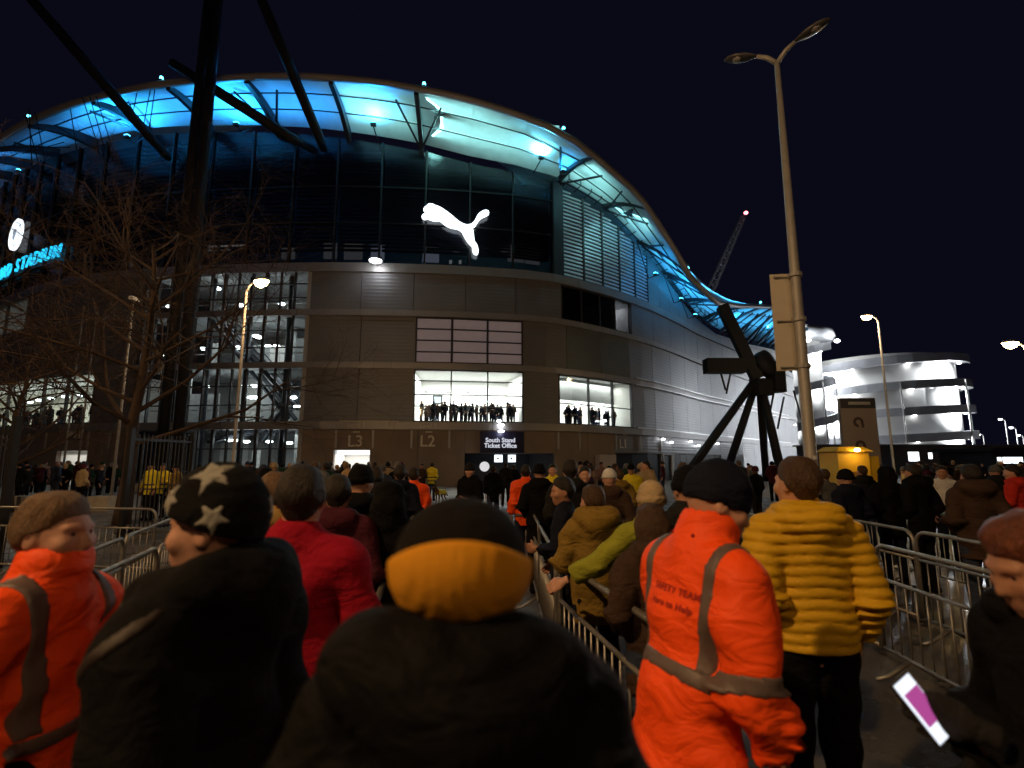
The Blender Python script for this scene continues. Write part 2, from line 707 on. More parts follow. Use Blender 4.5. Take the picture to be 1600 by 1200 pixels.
def room(s0, s1, z0, z1, depth, wall=WHITEW, floor=GREYW, ceil=WHITEW, name='concourse', watts=0, color=(1, 0.97, 0.9), light_h=0.25):
    rm = empty(name, W((s0 + s1) / 2, z0) - BASE)
    rm.parent = stadium
    b = BASE + rm.location
    fbox(MB(b), s0 - 0.05, s1 + 0.05, z0 - 0.12, z0, -depth, -0.31).build('floor', floor, rm)
    fbox(MB(b), s0 - 0.05, s1 + 0.05, z1, z1 + 0.12, -depth, -0.31).build('ceiling', ceil, rm)
    fbox(MB(b), s0 - 0.05, s1 + 0.05, z0, z1, -depth - 0.2, -depth).build('back_wall', wall, rm)
    fbox(MB(b), s0 - 0.2, s0 - 0.02, z0, z1, -depth, -0.31).build('side_wall', wall, rm)
    fbox(MB(b), s1 + 0.02, s1 + 0.2, z0, z1, -depth, -0.31).build('side_wall', wall, rm)
    if watts:
        n = max(1, round((s1 - s0) / 6))
        for i in range(n):
            s = s0 + (s1 - s0) * (i + 0.5) / n
            p = W(s, z1 - light_h, -depth * 0.5) - b
            pl, t, nn = frame_at(s)
            lamp('ceiling_light', rm, p, watts / n, color, kind='AREA', rot=(0, 0, math.atan2(t[1], t[0])), size=((s1 - s0) / n * 0.9, depth * 0.6))
    return rm


def disc_lamp(parent, s, z, o, r=0.35, name='ceiling_lamp', m_=None):
    b = parent.location + (parent.parent.location if parent.parent else Vector((0, 0, 0)))
    p = W(s, z, o)
    return MB(b).lathe(p, [(r * 0.8, 0.08), (r, 0.0), (r * 0.9, -0.06), (r * 0.4, -0.1)][::-1], 14).build(name, m_ or E_WHITE, parent, True)


# bright concourse over the ticket office
window(sC0, sC1, 4.66, 8.58, [1 / 3, 2 / 3], [0.30, 0.52, 0.78])
rmC = room(sC0, sC1, 4.55, 8.7, 6.0, watts=1500)
for i, f in enumerate((0.09, 0.31, 0.52, 0.77, 0.97)):
    disc_lamp(rmC, sC0 + (sC1 - sC0) * f, 7.35, -3.2, 0.2, 'pendant_lamp', FRAME_LT)
for f in (0.1, 0.36, 0.42, 0.47, 0.72, 0.76):
    disc_lamp(rmC, sC0 + (sC1 - sC0) * f, 6.75 - 0.25 * (f * 7 % 1), -4.5, 0.22, 'pendant_lamp')
tv = MB(rmC.location + BASE)
fbox(tv, sC0 + (sC1 - sC0) * 0.15, sC0 + (sC1 - sC0) * 0.25, 6.3, 7.0, -3.0, -2.9).build('screen', BLACKM, rmC)
fbox(MB(rmC.location + BASE), sC0 + (sC1 - sC0) * 0.165, sC0 + (sC1 - sC0) * 0.235, 6.4, 6.9, -2.9, -2.88).build('screen_picture', emat('screen_white', (0.85, 0.95, 1), 1.6), rmC)

# concourse round the corner
window(sR0, sR1, 4.66, 8.58, [0.36, 0.69], [0.42])
rmR = room(sR0, sR1, 4.55, 8.7, 7.0, watts=1300)
fbox(MB(rmR.location + BASE), sR0, sR1, 6.9, 8.69, -2.2, -2.0).build('bulkhead', GREYW, rmR)
for k in range(9):
    f = (0.04, 0.1, 0.16, 0.24, 0.5, 0.6, 0.7, 0.78, 0.86)[k]
    disc_lamp(rmR, sR0 + (sR1 - sR0) * f, 6.4 + 0.45 * ((k * 0.37) % 1), -2.6 - (k % 4) * 0.9, 0.26, 'pendant_lamp')

# bright concourse beside the trees
nL = 9
sL0 = sWL1 - 27
window(2.0, sL0, 4.66, 8.58, [0.2, 0.4, 0.6, 0.8], [0.5])
window(sL0, sWL1, 4.66, 8.58, [i / nL for i in range(1, nL)], [0.42, 0.74], w=0.07)
rmL = room(2.0, sWL1, 4.55, 8.7, 7.0, watts=1900, color=(1, 0.95, 0.72))
for k in range(8):
    disc_lamp(rmL, sWL1 - 2 - k * 2.9, 7.6, -3.5, 0.3)

# blinds over the concourse, given a faint glow as if backlit
s0, s1 = su(649, 540), su(817, 540)
window(s0, s1, 9.06, 12.58, [1 / 3, 2 / 3], [0.25, 0.5, 0.75], glazed=False)
for i in range(3):
    for j in range(4):
        a, b_ = s0 + (s1 - s0) * i / 3 + 0.07, s0 + (s1 - s0) * (i + 1) / 3 - 0.07
        p, q = 9.06 + 3.52 * j / 4 + 0.06, 9.06 + 3.52 * (j + 1) / 4 - 0.06
        wallpanel(a, b_, p, q, SHUT, 'roller_blind', o=-0.12)
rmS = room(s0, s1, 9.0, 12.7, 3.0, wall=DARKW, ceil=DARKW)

# dark top-floor window with one lit bay
d0, d1 = su(877, 480), su(986, 480)
window(d0, d1, 13.06, 15.98, [0.25, 0.5, 0.73], [], DGLASS)
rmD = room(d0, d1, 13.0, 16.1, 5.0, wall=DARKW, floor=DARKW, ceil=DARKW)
sl = d0 + (d1 - d0) * 0.73
rmD2 = room(sl + 0.1, d1 - 0.1, 13.1, 16.0, 3.5, watts=45, name='lit_room')
disc_lamp(rmD2, sl + 1.0, 15.6, -1.8, 0.3)
fbox(MB(rmD2.location + BASE), sl + 1.1, sl + 1.7, 13.1, 15.1, -1.6, -1.4).build('display_stand', DARKW, rmD2)

# upper windows by the lettering
window(2.0, su(43, 485), 13.06, 15.98, [0.15 * i for i in range(1, 7)], [0.5])
rmU = room(2.0, su(43, 485), 13.0, 16.1, 5.0, watts=260, wall=GREYW)

# ------------------------------------------------------------------ atrium
at_ = empty('atrium', W((sA0 + sA1) / 2, 0) - BASE)
at_.parent = stadium
ab = BASE + at_.location
nM = 12
for i in range(nM + 1):
    s = sA0 + (sA1 - sA0) * i / nM
    wdt = 0.14 if i in (0, nM) else (0.10 if i % 3 == 0 else 0.05)
    fbox(MB(ab), s - wdt, s + wdt, 0.02, 16.0, -0.2, 0.02 + 0.002 * (i % 2)).build('mullion', FRAME_LT if i in (nM,) else FRAME, at_)
for z in (1.3, 2.7, 5.9, 7.3, 10.2, 11.5, 14.0, 15.1):
    fbox(MB(ab), sA0, sA1, z - 0.04, z + 0.04, -0.18, -0.01).build('transom', FRAME, at_)
for r, (z0, z1) in enumerate(ROWS):
    for i in range(nM):
        a, b_ = sA0 + (sA1 - sA0) * i / nM + 0.03, sA0 + (sA1 - sA0) * (i + 1) / nM - 0.03
        fbox(MB(ab), a, b_, z0 + 0.03, z1 - 0.02, -0.12, -0.105, step=9).build('pane', GLASS, at_)
INTER = [mat('atrium_wall_pale', (0.55, 0.56, 0.55), 0.8, noise=0.15), GREYW, mat('atrium_wall_dark', (0.16, 0.17, 0.17), 0.8),
         WHITEW, mat('atrium_wall_mid', (0.30, 0.31, 0.31), 0.7, noise=0.2)]
DEP = 7.0
for r, (z0, z1) in enumerate(ROWS):
    fbox(MB(ab), sA0 - 0.05, sA1 + 0.05, z1 + 0.1, z1 + 0.5, -DEP, -0.32).build('floor_slab', GREYW, at_)
    k = 0
    s = sA0
    while s < sA1 - 0.3:
        w_ = RND.choice((0.7, 1.0, 1.5, 2.1, 2.6))
        e = min(s + w_, sA1)
        dd = RND.choice((2.6, 3.6, 5.0, DEP, DEP))
        hh = z1 + 0.09 if RND.random() < 0.6 else z0 + (z1 - z0) * RND.uniform(0.45, 0.8)
        fbox(MB(ab), s + 0.01, e - 0.01, z0 + 0.01, hh, -dd - 0.1, -dd).build('partition', RND.choice(INTER), at_)
        s = e
    fbox(MB(ab), sA0, sA1, z0 + 0.01, z1 + 0.09, -DEP - 0.3, -DEP - 0.1).build('back_wall', INTER[4], at_)
    fbox(MB(ab), sA0, sA1, z0 + 0.55 + 0.45, z0 + 0.55 + 0.52, -1.6, -1.5).build('handrail', FRAME_LT, at_)
    n = 3
    for i in range(n):
        s = sA0 + (sA1 - sA0) * (i + 0.5) / n
        pl, t, nn = frame_at(s)
        lamp('ceiling_light', at_, W(s, z1 - 0.25, -2.2) - ab, (70, 62, 60, 36)[r], (0.98, 0.98, 0.95), kind='AREA', rot=(0, 0, math.atan2(t[1], t[0])), size=(3.5, 1.6))
for u, v in ((265, 479), (375, 477), (440, 475), (457, 484), (340, 451), (400, 525), (404, 527), (318, 545), (419, 541), (432, 541), (255, 554), (372, 543),
             (322, 604), (383, 603), (397, 603), (392, 621), (399, 621), (459, 621), (464, 635), (260, 640), (357, 688), (367, 688), (385, 690), (421, 690), (452, 692)):
    s, z = on_facade(u, v, -1.4)
    disc_lamp(at_, s, z, -1.4, 0.25)
# escalators: sloping beams with balustrades
for (u0, v0, u1, v1) in ((330, 495, 455, 655), (345, 500, 470, 640), (410, 690, 470, 605), (330, 690, 415, 668)):
    a = on_facade(u0, v0, -1.8)
    c = on_facade(u1, v1, -1.8)
    m = MB(ab)
    for o, h in ((-1.4, 0.0), (-2.6, 0.0)):
        m.tube([W(a[0] + (c[0] - a[0]) * t, a[1] + (c[1] - a[1]) * t, o) for t in (0, 0.25, 0.5, 0.75, 1)], 0.17, 6)
        m.tube([W(a[0] + (c[0] - a[0]) * t, a[1] + (c[1] - a[1]) * t + 0.8, o) for t in (0, 0.25, 0.5, 0.75, 1)], 0.05, 6)
    m.build('escalator', STEEL, at_)
for f in (0.38, 0.62, 0.86):
    s = sA0 + (sA1 - sA0) * f
    MB(ab).tube([W(s, 0, -1.0), W(s, 16, -1.0)], 0.2, 10).build('column', STEEL, at_, True)

# ------------------------------------------------------------------ dark glazed crown of the facade
GZ = [16.7, 20.0, 23.0]
s = sCorner - 0.6
bays = []
while s > 8:
    bays.append((s - 3.45, s))
    s -= 3.45
for k, (a, b_) in enumerate(bays):
    ta, tb = top_z(a), top_z(b_)
    lv = [z for z in GZ if z < min(ta, tb) - 1]
    for i, z in enumerate(lv):
        hi = i == len(lv) - 1
        m = SB()
        fbox(m, a + 0.06, b_ - 0.06, z + 0.04, 0 if hi else lv[i + 1] - 0.04, -0.13, -0.11, zt=(ta - 0.02, tb - 0.02) if hi else None, step=9)
        m.build('dark_pane', DGLASS, stadium)
    m = SB()
    fbox(m, b_ - 0.06, b_ + 0.06, 16.7, tb, -0.3, 0.06)
    m.build('mullion', FRAME_DK, stadium)
    m = SB()
    nb = 26
    zt = min(ta, tb) - 0.3
    for j in range(nb):
        z = 17.9 + (zt - 17.9) * j / nb
        h = 0.10
        m.hexa([W(a + 0.1, z, -0.55), W(b_ - 0.1, z, -0.55), W(b_ - 0.1, z + 0.03, -0.75), W(a + 0.1, z + 0.03, -0.75),
                W(a + 0.1, z + h + .08, -0.52), W(b_ - 0.1, z + h + .08, -0.52), W(b_ - 0.1, z + h + 0.11, -0.72), W(a + 0.1, z + h + 0.11, -0.72)])
    o = m.build('blind', BLIND, stadium)
    o['kind'] = 'stuff'
for z in (20.0, 23.0):
    m = SB()
    fbox(m, 8, sCorner - 0.6, z - 0.04, z + 0.04, -0.2, 0.0)
    m.build('transom', FRAME_DK, stadium)
m = SB()
fbox(m, sCorner - 0.6, sCorner + 0.25, 16.7, 0, -0.5, 0.12, zt=(top_z(sCorner - 0.6), top_z(sCorner + .25)))
m.build('corner_post', mat('corner_dark', (0.03, 0.032, 0.045), 0.5), stadium)
# dim back rooms that glimmer through the dark glass
DIM = [emat('dim_room_a', (0.9, 0.85, 0.75), 0.55), emat('dim_room_b', (0.8, 0.85, 1.0), 0.30), emat('dim_room_c', (1.0, 0.95, 0.9), 0.12)]
for (u, v, w_, h_, k) in ((331, 386, 14, 11, 0), (352, 385, 15, 11, 0), (374, 384, 24, 10, 0), (293, 392, 20, 14, 2), (516, 392, 22, 24, 2), (552, 392, 30, 26, 2), (590, 394, 22, 22, 1),
                          (673, 403, 26, 12, 1), (672, 388, 24, 4, 2), (713, 393, 10, 5, 1), (788, 392, 9, 6, 0), (806, 396, 26, 24, 2), (832, 400, 22, 22, 2),
                          (704, 409, 4, 5, 0), (719, 409, 4, 5, 0), (450, 396, 22, 18, 2), (240, 400, 8, 20, 2), (205, 408, 6, 20, 2)):
    a = on_facade(u - w_ / 2, v + h_ / 2, -0.9)
    c = on_facade(u + w_ / 2, v - h_ / 2, -0.9)
    m = SB()
    fbox(m, a[0], c[0], a[1], c[1], -1.0, -0.9, step=9)
    m.build('lit_back_room', DIM[k], stadium)

# pale louvres round the corner, then plain sloping panels
s = sCorner + 0.3
k = 0
while s < su(1090, 480):
    e = s + 2.3
    ta, tb = top_z(s) - 0.25, top_z(e) - 0.25
    if k < 5:
        pa = empty('louvre_panel', W(s, 16.7) - BASE)
        pa.parent = stadium
        pb = BASE + pa.location
        m = MB(pb)
        fbox(m, s, s + 0.1, 16.72, 0, -0.25, 0.02, zt=(ta, top_z(s + .1) - 0.25))
        fbox(m, e - 0.1, e, 16.72, 0, -0.25, 0.02, zt=(top_z(e - .1) - 0.25, tb))
        m.build('frame', FRAME, pa)
        m = MB(pb)
        z = 16.85
        while z < max(ta, tb) - 0.2:
            e2 = e - 0.11 if z < tb - 0.2 else s + (e - s) * max(0.05, (ta - 0.2 - z) / max(1e-3, ta - tb))
            m.hexa([W(s + 0.11, z, -0.02), W(e2, z, -0.02), W(e2, z + 0.03, -0.16), W(s + 0.11, z + 0.03, -0.16),
                    W(s + 0.11, z + 0.19, -0.05), W(e2, z + 0.19, -0.05), W(e2, z + 0.22, -0.18), W(s + 0.11, z + 0.22, -0.18)])
            z += 0.33
        o = m.build('slats', LOUV, pa)
        o['kind'] = 'stuff'
        fbox(MB(pb), s, e, 16.72, 0, -0.5, -0.45, zt=(ta, tb)).build('backing', DARKW, pa)
    else:
        wallpanel(s, e, 16.7, 0, CLAD_R, zt=(ta, tb))
    s = e
    k += 1
while s < sEnd - 1:
    e = min(s + 4, sEnd)
    wallpanel(s, e, 16.7, 0, CLAD_R, zt=(top_z(s) - 0.25, top_z(e) - 0.25))
    s = e

# ------------------------------------------------------------------ roof: soffit panels, rafters, rim, walkway
NP = 3
sR = su(660, 200)
raf = []
s = sR
while s > 4:
    raf.append(s)
    s -= 5.7
raf = sorted(raf)
s = sCorner
while s < sEnd - 4:
    raf.append(s)
    s += 5.2


def soff(s, f):
    """point of the soffit, f from 0 at the wall to 1 at the roof's edge"""
    z = top_z(s) + 0.5 + (edge_z(s) - top_z(s) - 0.5) * f + 0.35 * math.sin(math.pi * f)
    return W(s, z, OVER * f)


for i in range(len(raf) - 1):
    a, b_ = raf[i], raf[i + 1]
    for j in range(NP):
        f0, f1 = j / NP, (j + 1) / NP
        m = SB()
        n = 3
        for q in range(n):
            p, r_ = a + (b_ - a) * q / n, a + (b_ - a) * (q + 1) / n
            g0, g1 = f0 + 0.006, f1 - 0.006
            up = Vector((0, 0, 0.06))
            A, B, C, D = soff(p, g1), soff(r_, g1), soff(r_, g0), soff(p, g0)
            m.hexa([A, B, C, D, A + up, B + up, C + up, D + up])
        m.build('soffit_panel', SOFF, stadium)
    for j in (1, 2):
        m = SB()
        m.tube([soff(a + (b_ - a) * q / 3, j / NP) - Vector((0, 0, 0.07)) for q in range(4)], 0.06, 5)
        m.build('purlin', STEEL, stadium)
for s in raf:
    m = SB()
    pts = [soff(s, f) for f in (-0.02, 0.25, 0.5, 0.75, 0.99)]
    kk = 1.0 if s < sCorner - 0.5 else 0.45
    dn = [q * kk for q in (0.9, 0.8, 0.65, 0.5, 0.35)]
    p_, t, n_ = frame_at(s)
    tv = Vector((t[0], t[1], 0)) * 0.16
    for i in range(4):
        A, B = pts[i], pts[i + 1]
        a1, b1 = A - Vector((0, 0, dn[i])), B - Vector((0, 0, dn[i + 1]))
        m.hexa([a1 - tv, a1 + tv, b1 + tv, b1 - tv, A - tv, A + tv, B + tv, B - tv])
    m.build('rafter', STEEL, stadium)
# rolled rim and upper skin
ss = np.arange(raf[0], raf[-1], 1.5)
m = SB()
m.tube([soff(s, 1.0) + Vector((0, 0, 0.12)) for s in ss], 0.26, 8)
m.build('roof_rim', RIM, stadium, True)
m = SB()
for a, b_ in zip(ss[:-1], ss[1:]):
    def topskin(s, f):
        g = min(max(f, 0.0), 1.0)
        return W(s, soff(s, g).z + 0.35 + (1 - f) * 2.4, OVER * f)
    for f0, f1 in ((1.0, 0.5), (0.5, 0.0), (0.0, -3.0)):
        m.quad(topskin(a, f0), topskin(b_, f0), topskin(b_, f1), topskin(a, f1))
m.build('roof_skin', ROOFM, stadium)
# walkway rails along the flank under the soffit
sw = np.arange(sCorner + 0.4, su(1110, 520), 1.2)
m = SB()
for o, dz in ((0.25, 0.12), (0.9, 0.1), (0.9, 0.75)):
    m.tube([W(s, top_z(s) + dz, o) for s in sw], 0.06, 5)
for s in sw:
    m.tube([W(s, top_z(s) + 0.05, 0.9), W(s, top_z(s) + 0.8, 0.9)], 0.045, 5)
    m.tube([W(s, top_z(s) - 0.1, 0.0), W(s, top_z(s) + 0.1, 0.95)], 0.05, 5)
m.build('walkway', STEEL, stadium)
# V struts from the wall top to the rafters
for k, s in enumerate(raf):
    if s > sCorner - 0.5 or k % 2 == 0:
        m = SB()
        for ds in (-1.0, 1.0):
            m.tube([W(s, top_z(s) - 0.2, 0.3), soff(s + ds * 1.6, 0.75) - Vector((0, 0, .15))], 0.09, 6)
        m.build('strut', STEEL, stadium)
# roof uplights: blue floods on brackets, pale strips along the wall head
flood_spots = [(192, 207, 1, 2600), (365, 187, 1, 2600), (582, 187, 1, 3200), (848, 240, 2, 3400), (1070, 465, 1, 900), (1092, 490, 1, 900), (1150, 497, 1, 900), (1203, 495, 1, 900), (884, 262, 1, 400), (1030, 425, 1, 400), (20, 262, 0, 200)]
rad_ = math.radians
BL = [(0.02, 0.30, 1.0), (0.02, 0.42, 1.0), (0.12, 0.72, 1.0)]
for u, v, k, wt in flood_spots:
    s, z = on_facade(u, v, 2.3)
    zz = min(z, soff(s, 0.5).z - 0.55)
    base = W(s, zz - 0.25, 1.9)
    fl = empty('roof_floodlight', base, 0, 'blue roof floodlight on a bracket under the stadium eaves', 'floodlight', 'blue floodlights under the roof edge')
    MB(base).tube([W(s, top_z(s) + 0.1, 0.1), W(s, zz - 0.3, 1.2), W(s, zz - 0.25, 1.9)], 0.05, 6).build('bracket', STEEL, fl)
    p, t, n = frame_at(s)
    rz = math.atan2(t[1], t[0])
    MB(base).box(W(s, zz - 0.14, 1.95), (0.2, 0.14, 0.1), rz).build('housing', STEEL, fl)
    MB(base).box(W(s, zz + 0.0, 1.95), (0.17, 0.11, 0.015), rz).build('lens', E_BLUE, fl)
    dv = Vector((n[0] * 0.25, n[1] * 0.25, 1.0)).normalized()
    lamp('flood', fl, W(s, zz + 0.05, 1.95) - base, wt, BL[k], 0.12, 'SPOT', rad_(165), (-dv).to_track_quat('Z', 'Y').to_euler())
for i in range(len(raf) - 1):
    a, b_ = raf[i], raf[i + 1]
    mid = (a + b_) / 2
    um = W(mid, 0)
    uu = 800 + 800 * um.x / um.y
    if 470 < uu < 930:
        col, w_ = (0.36, 0.97, 0.93), 2600 if 640 < uu < 870 else 1000
    elif uu >= 930:
        col, w_ = ((0.30, 0.85, 0.88), 420) if uu < 1020 else ((0.06, 0.5, 1.0), 500)
    else:
        col, w_ = (0.03, 0.36, 1.0), 200 if uu < 120 else (700 if uu < 400 else 800)
    # lamp tray in the roof void: the membrane glows with its light
    tray = SB()
    c0 = soff(mid, 0.5) + Vector((0, 0, 0.75))
    p, t, n = frame_at(mid)
    tray.box(c0 + Vector((0, 0, 0.08)), ((b_ - a) * 0.42, 0.5, 0.05), math.atan2(t[1], t[0]))
    pa = tray.build('lamp_tray', FRAME, stadium)
    slope = math.atan2(soff(mid, 1).z - soff(mid, 0).z, OVER)
    xax = Vector((t[0], t[1], 0))
    zax = Vector((-n[0] * math.sin(slope), -n[1] * math.sin(slope), math.cos(slope)))
    yax = zax.cross(xax).normalized()
    R3 = Matrix((xax, yax, zax)).transposed()
    lamp('void_light', pa, c0 - BASE, w_, col, kind='AREA', rot=R3.to_euler(), size=(b_ - a - 0.6, 3.4))
# small marker lamps on the rim
for u, v in ((662, 138), (248, 127), (40, 180), (884, 292), (1080, 453), (1192, 483)):
    s, z = on_facade(u, v, OVER + 0.2)
    base = soff(s, 1.0) + Vector((0, 0, 0.36))
    ml = empty('marker_lamp', base, 0, 'tiny blue marker lamp on the stadium roof rim', 'marker lamp', 'marker lamps along the roof rim')
    MB(base).lathe(base, [(0.09, 0), (0.09, 0.15)], 8).build('stem', STEEL, ml)
    MB(base).lathe(base + Vector((0, 0, 0.151)), [(0.06, 0), (0.13, 0.08), (0.1, 0.2), (0.03, 0.25)], 8).build('bulb', emat('marker_blue', (0.1, 0.7, 1.0), 8), ml, True)

# ------------------------------------------------------------------ forecourt paving in front of the facade
pav = MB()
ss = np.arange(2, su(1110, 700), 3.0)
for a, b_ in zip(ss[:-1], ss[1:]):
    pav.quad(W(a, 0.004, 16), W(b_, 0.004, 16), W(b_, 0.004, 0), W(a, 0.004, 0))
pv = pav.build('pavement', PAVE)
pv['kind'] = 'structure'

# ------------------------------------------------------------------ ground-floor details
def facade_text(body, size, u, v, depth, matr, name, parent=None, o=0.02, spacing=1.0, shear=0.0, bold=0.0):
    s, z = on_facade(u, v, o)
    p, t, n = frame_at(s)
    me = textmesh(body, size, depth, name, spacing, shear=shear, bold=bold)
    me.materials.append(matr)
    R = Matrix(((t[0], 0, n[0]), (t[1], 0, n[1]), (0, 1, 0)))
    ob = bpy.data.objects.new(name, me)
    w = W(s, z, o)
    link(ob, parent)
    ob.location = w - (parent.location if parent else Vector((0, 0, 0)))
    ob.rotation_euler = R.to_euler()
    return ob


LETTER = mat('gate_letters', (0.75, 0.70, 0.62), 0.6)
for body, u, v, size in (('L3', 555, 690, 1.15), ('L2', 668, 690, 1.15), ('L1', 974, 694, 1.1), ('M1', 118, 678, 1.1)):
    ob = facade_text(body, size, u, v, 0.02, LETTER, 'gate_number', stadium, 0.03, bold=0.008)
    m = SB()
    s, z = on_facade(u + 2, v - 15)
    fbox(m, s - 0.25, s + 0.25, z - 0.04, z + 0.04, 0.003, 0.03)
    m.build('number_bar', LETTER, stadium)
for body, u, v in (('Level 3', 557, 663.5), ('Level 2', 669, 666)):
    facade_text(body, 0.42, u, v, 0.01, mat('level_letters', (0.5, 0.46, 0.4), 0.6), 'level_lettering', stadium, 0.25)
for u in (525, 583, 643, 702, 815, 872, 905, 962, 1000, 1032, 45, 72, 105, 138, 172):
    s = su(u, 690)
    m = SB()
    fbox(m, s - 0.07, s + 0.07, 2.75, 4.05, 0.004, 0.09)
    m.build('light_strip_post', FRAME_LT, stadium)
m = SB()
fbox(m, su(530, 673), su(622, 673), 4.66, 4.72, 0.0, 0.2)
m.build('cornice_trim', mat('tan_trim', (0.6, 0.5, 0.4), 0.4), stadium)  # trim strip in a paler tan than the cornice

# gate L3: lit opening under a roller shutter
g0, g1 = gates['l3']
rmG = room(g0, g1, 0.02, 2.62, 3.0, watts=70, name='gate_lobby')
m = SB(); fbox(m, g0, g1, 2.62, 4.09, -0.26, -0.004); m.build('gate_header', BASEW, stadium)
m = SB(); fbox(m, g0 + 0.05, g1 - 0.05, 2.3, 2.6, -0.9, -0.8); m.build('lit_sign_box', emat('gate_sign', (0.9, 0.95, 1), 2.2), stadium)
g0, g1 = gates['m1']
room(g0, g1, 0.02, 2.62, 3.0, watts=30, name='gate_lobby')
m = SB(); fbox(m, g0, g1, 2.62, 4.09, -0.26, -0.004); m.build('gate_header', BASEW, stadium)

# ticket office: dark recess with two screens and a navy sign
g0, g1 = gates['office']
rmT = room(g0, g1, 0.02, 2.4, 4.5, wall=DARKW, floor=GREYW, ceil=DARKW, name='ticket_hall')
m = SB(); fbox(m, g0, g1, 2.4, 4.09, -0.26, -0.004); m.build('gate_header', BASEW, stadium)
tb_ = BASE + rmT.location
for u in (779, 800):
    s, z = on_facade(u, 721, -1.0)
    fbox(MB(tb_), s - 0.30, s + 0.30, 1.75, 2.3, -1.1, -1.0).build('screen', emat('ticket_screen', (0.8, 0.9, 1), 2.0), rmT)
    fbox(MB(tb_), s - 0.12, s + 0.02, 1.95, 2.1, -0.999, -0.98).build('screen_mark', BLACKM, rmT)
lamp('hall_light', rmT, W((g0 + g1) / 2 + 0.6, 2.2, -2) - tb_, 14, (0.85, 0.92, 1), 0.3)
so, zo = on_facade(784, 692)
sg_base = W(so, 2.5, 0.0)
office_sign = empty('ticket_office_sign', sg_base, 0, 'navy sign board with white lettering above the dark ticket office entrance', 'sign')
m = MB(sg_base)
fbox(m, su(750, 692), su(818, 692), 2.43, 4.02, 0.004, 0.12)
m.build('board', mat('sign_navy', (0.012, 0.012, 0.035), 0.4), office_sign)
E_SGN = emat('sign_letters', (0.85, 0.88, 1.0), 0.75)
for body, v in (('South Stand', 688.0), ('Ticket Office', 696.5)):
    facade_text(body, 0.46, 782, v, 0.01, E_SGN, 'lettering', office_sign, 0.135, bold=0.012)
for u, v in ((783, 663), (783, 673)):
    s, z = on_facade(u, v, 0.35)
    base = W(s, z, 0.3)
    dl = empty('downlight', base, 0, 'small round white wall light above the ticket office sign', 'wall light', 'white wall lights above the ticket office sign')
    MB(base).box(W(s, z + 0.06, 0.25), (0.25, 0.1, 0.05)).build('housing', FRAME, dl)
    MB(base).lathe(W(s, z - 0.12, 0.36), [(0.08, 0), (0.22, 0.05), (0.22, 0.12), (0.1, 0.16)], 12).build('lens', E_WHITE, dl, True)
    lamp('beam', dl, W(s, z - 0.2, 0.42) - base, 10, (0.9, 0.93, 1), 0.15)
# round white notice on a stand inside the entrance
p = at(757, 729, 36.0)
base = Vector((p.x, p.y, 0))
rn = empty('round_notice', base, 0, 'round white notice disc on a short stand by the ticket office', 'notice')
MB(base).tube([base, base + Vector((0, 0, p.z - 0.35))], 0.04, 8).build('stand', BLACKM, rn)
MB(base).lathe(base + Vector((0, 0, 0)), [(0.3, 0.0), (0.3, 0.03)], 10).build('foot_plate', BLACKM, rn)
md = MB()
md.lathe((0, 0, 0), [(0.34, -0.03), (0.34, 0.03)], 24)
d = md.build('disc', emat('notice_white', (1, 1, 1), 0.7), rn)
d.rotation_euler = (math.radians(90), 0, 0)
d.location = (0, 0, p.z)
# kiosk hatches and the white framed side door
KIO = mat('kiosk_dark', (0.012, 0.011, 0.012), 0.35)
for key in ('kiosk', 'long'):
    g0, g1 = gates[key]
    n = 3 if key == 'kiosk' else 8
    m = SB(); fbox(m, g0, g1, 2.5, 4.09, -0.26, -0.004); m.build('gate_header', CLAD_R, stadium)
    for i in range(n):
        m = SB()
        fbox(m, g0 + (g1 - g0) * i / n + 0.03, g0 + (g1 - g0) * (i + 1) / n - 0.03, 0.02, 2.48, -0.25, -0.12)
        m.build('shutter_door', KIO, stadium)
g0, g1 = gates['side']
m = SB(); fbox(m, g0, g1, 2.5, 4.09, -0.26, -0.004); m.build('gate_header', CLAD_R, stadium)
dr = empty('side_door', W((g0 + g1) / 2, 0) - BASE); dr.parent = stadium
db = BASE + dr.location
m = MB(db)
fbox(m, g0, g0 + 0.14, 0.01, 2.4, -0.2, 0.06); fbox(m, g1 - 0.14, g1, 0.01, 2.4, -0.2, 0.06); fbox(m, g0, g1, 2.401, 2.5, -0.2, 0.06)
m.build('frame', SIGNW, dr)
fbox(MB(db), g0 + 0.14, g1 - 0.14, 0.02, 2.4, -0.2, -0.1).build('leaf', KIO, dr)
fbox(MB(db), g1 - 0.35, g1 - 0.28, 1.0, 1.15, -0.1, -0.03).build('handle', GALV, dr)
# white-faced ticket booth panel beside the kiosk
m = SB(); fbox(m, su(930, 735), su(956, 735), 0.02, 2.35, 0.02, 0.5); m.build('booth_panel', mat('booth_grey', (0.5, 0.45, 0.42), 0.6), stadium)
# flank wall lights
for u, v in ((1037, 686), (1050, 691), (1080, 690), (1092, 696), (1108, 692), (1122, 693), (1243, 664), (955, 712), (955, 722), (955, 731), (780, 657.5), (945, 657)):
    s, z = on_facade(u, v, 0.3)
    base = W(s, z, 0.02)
    k_ = 0.35 if u in (955,) else 1
    wl_ = empty('wall_light', base, 0, 'small white wall light on the stadium base near the kiosks', 'wall light', 'white wall lights along the stadium base')
    MB(base).box(W(s, z + 0.1, 0.1), (0.16, 0.1, 0.04)).build('bracket', FRAME, wl_)
    MB(base).lathe(W(s, z - 0.1, 0.25), [(0.05, 0), (0.17, 0.05), (0.17, 0.12), (0.08, 0.17)], 10).build('lens', E_WHITE, wl_, True)
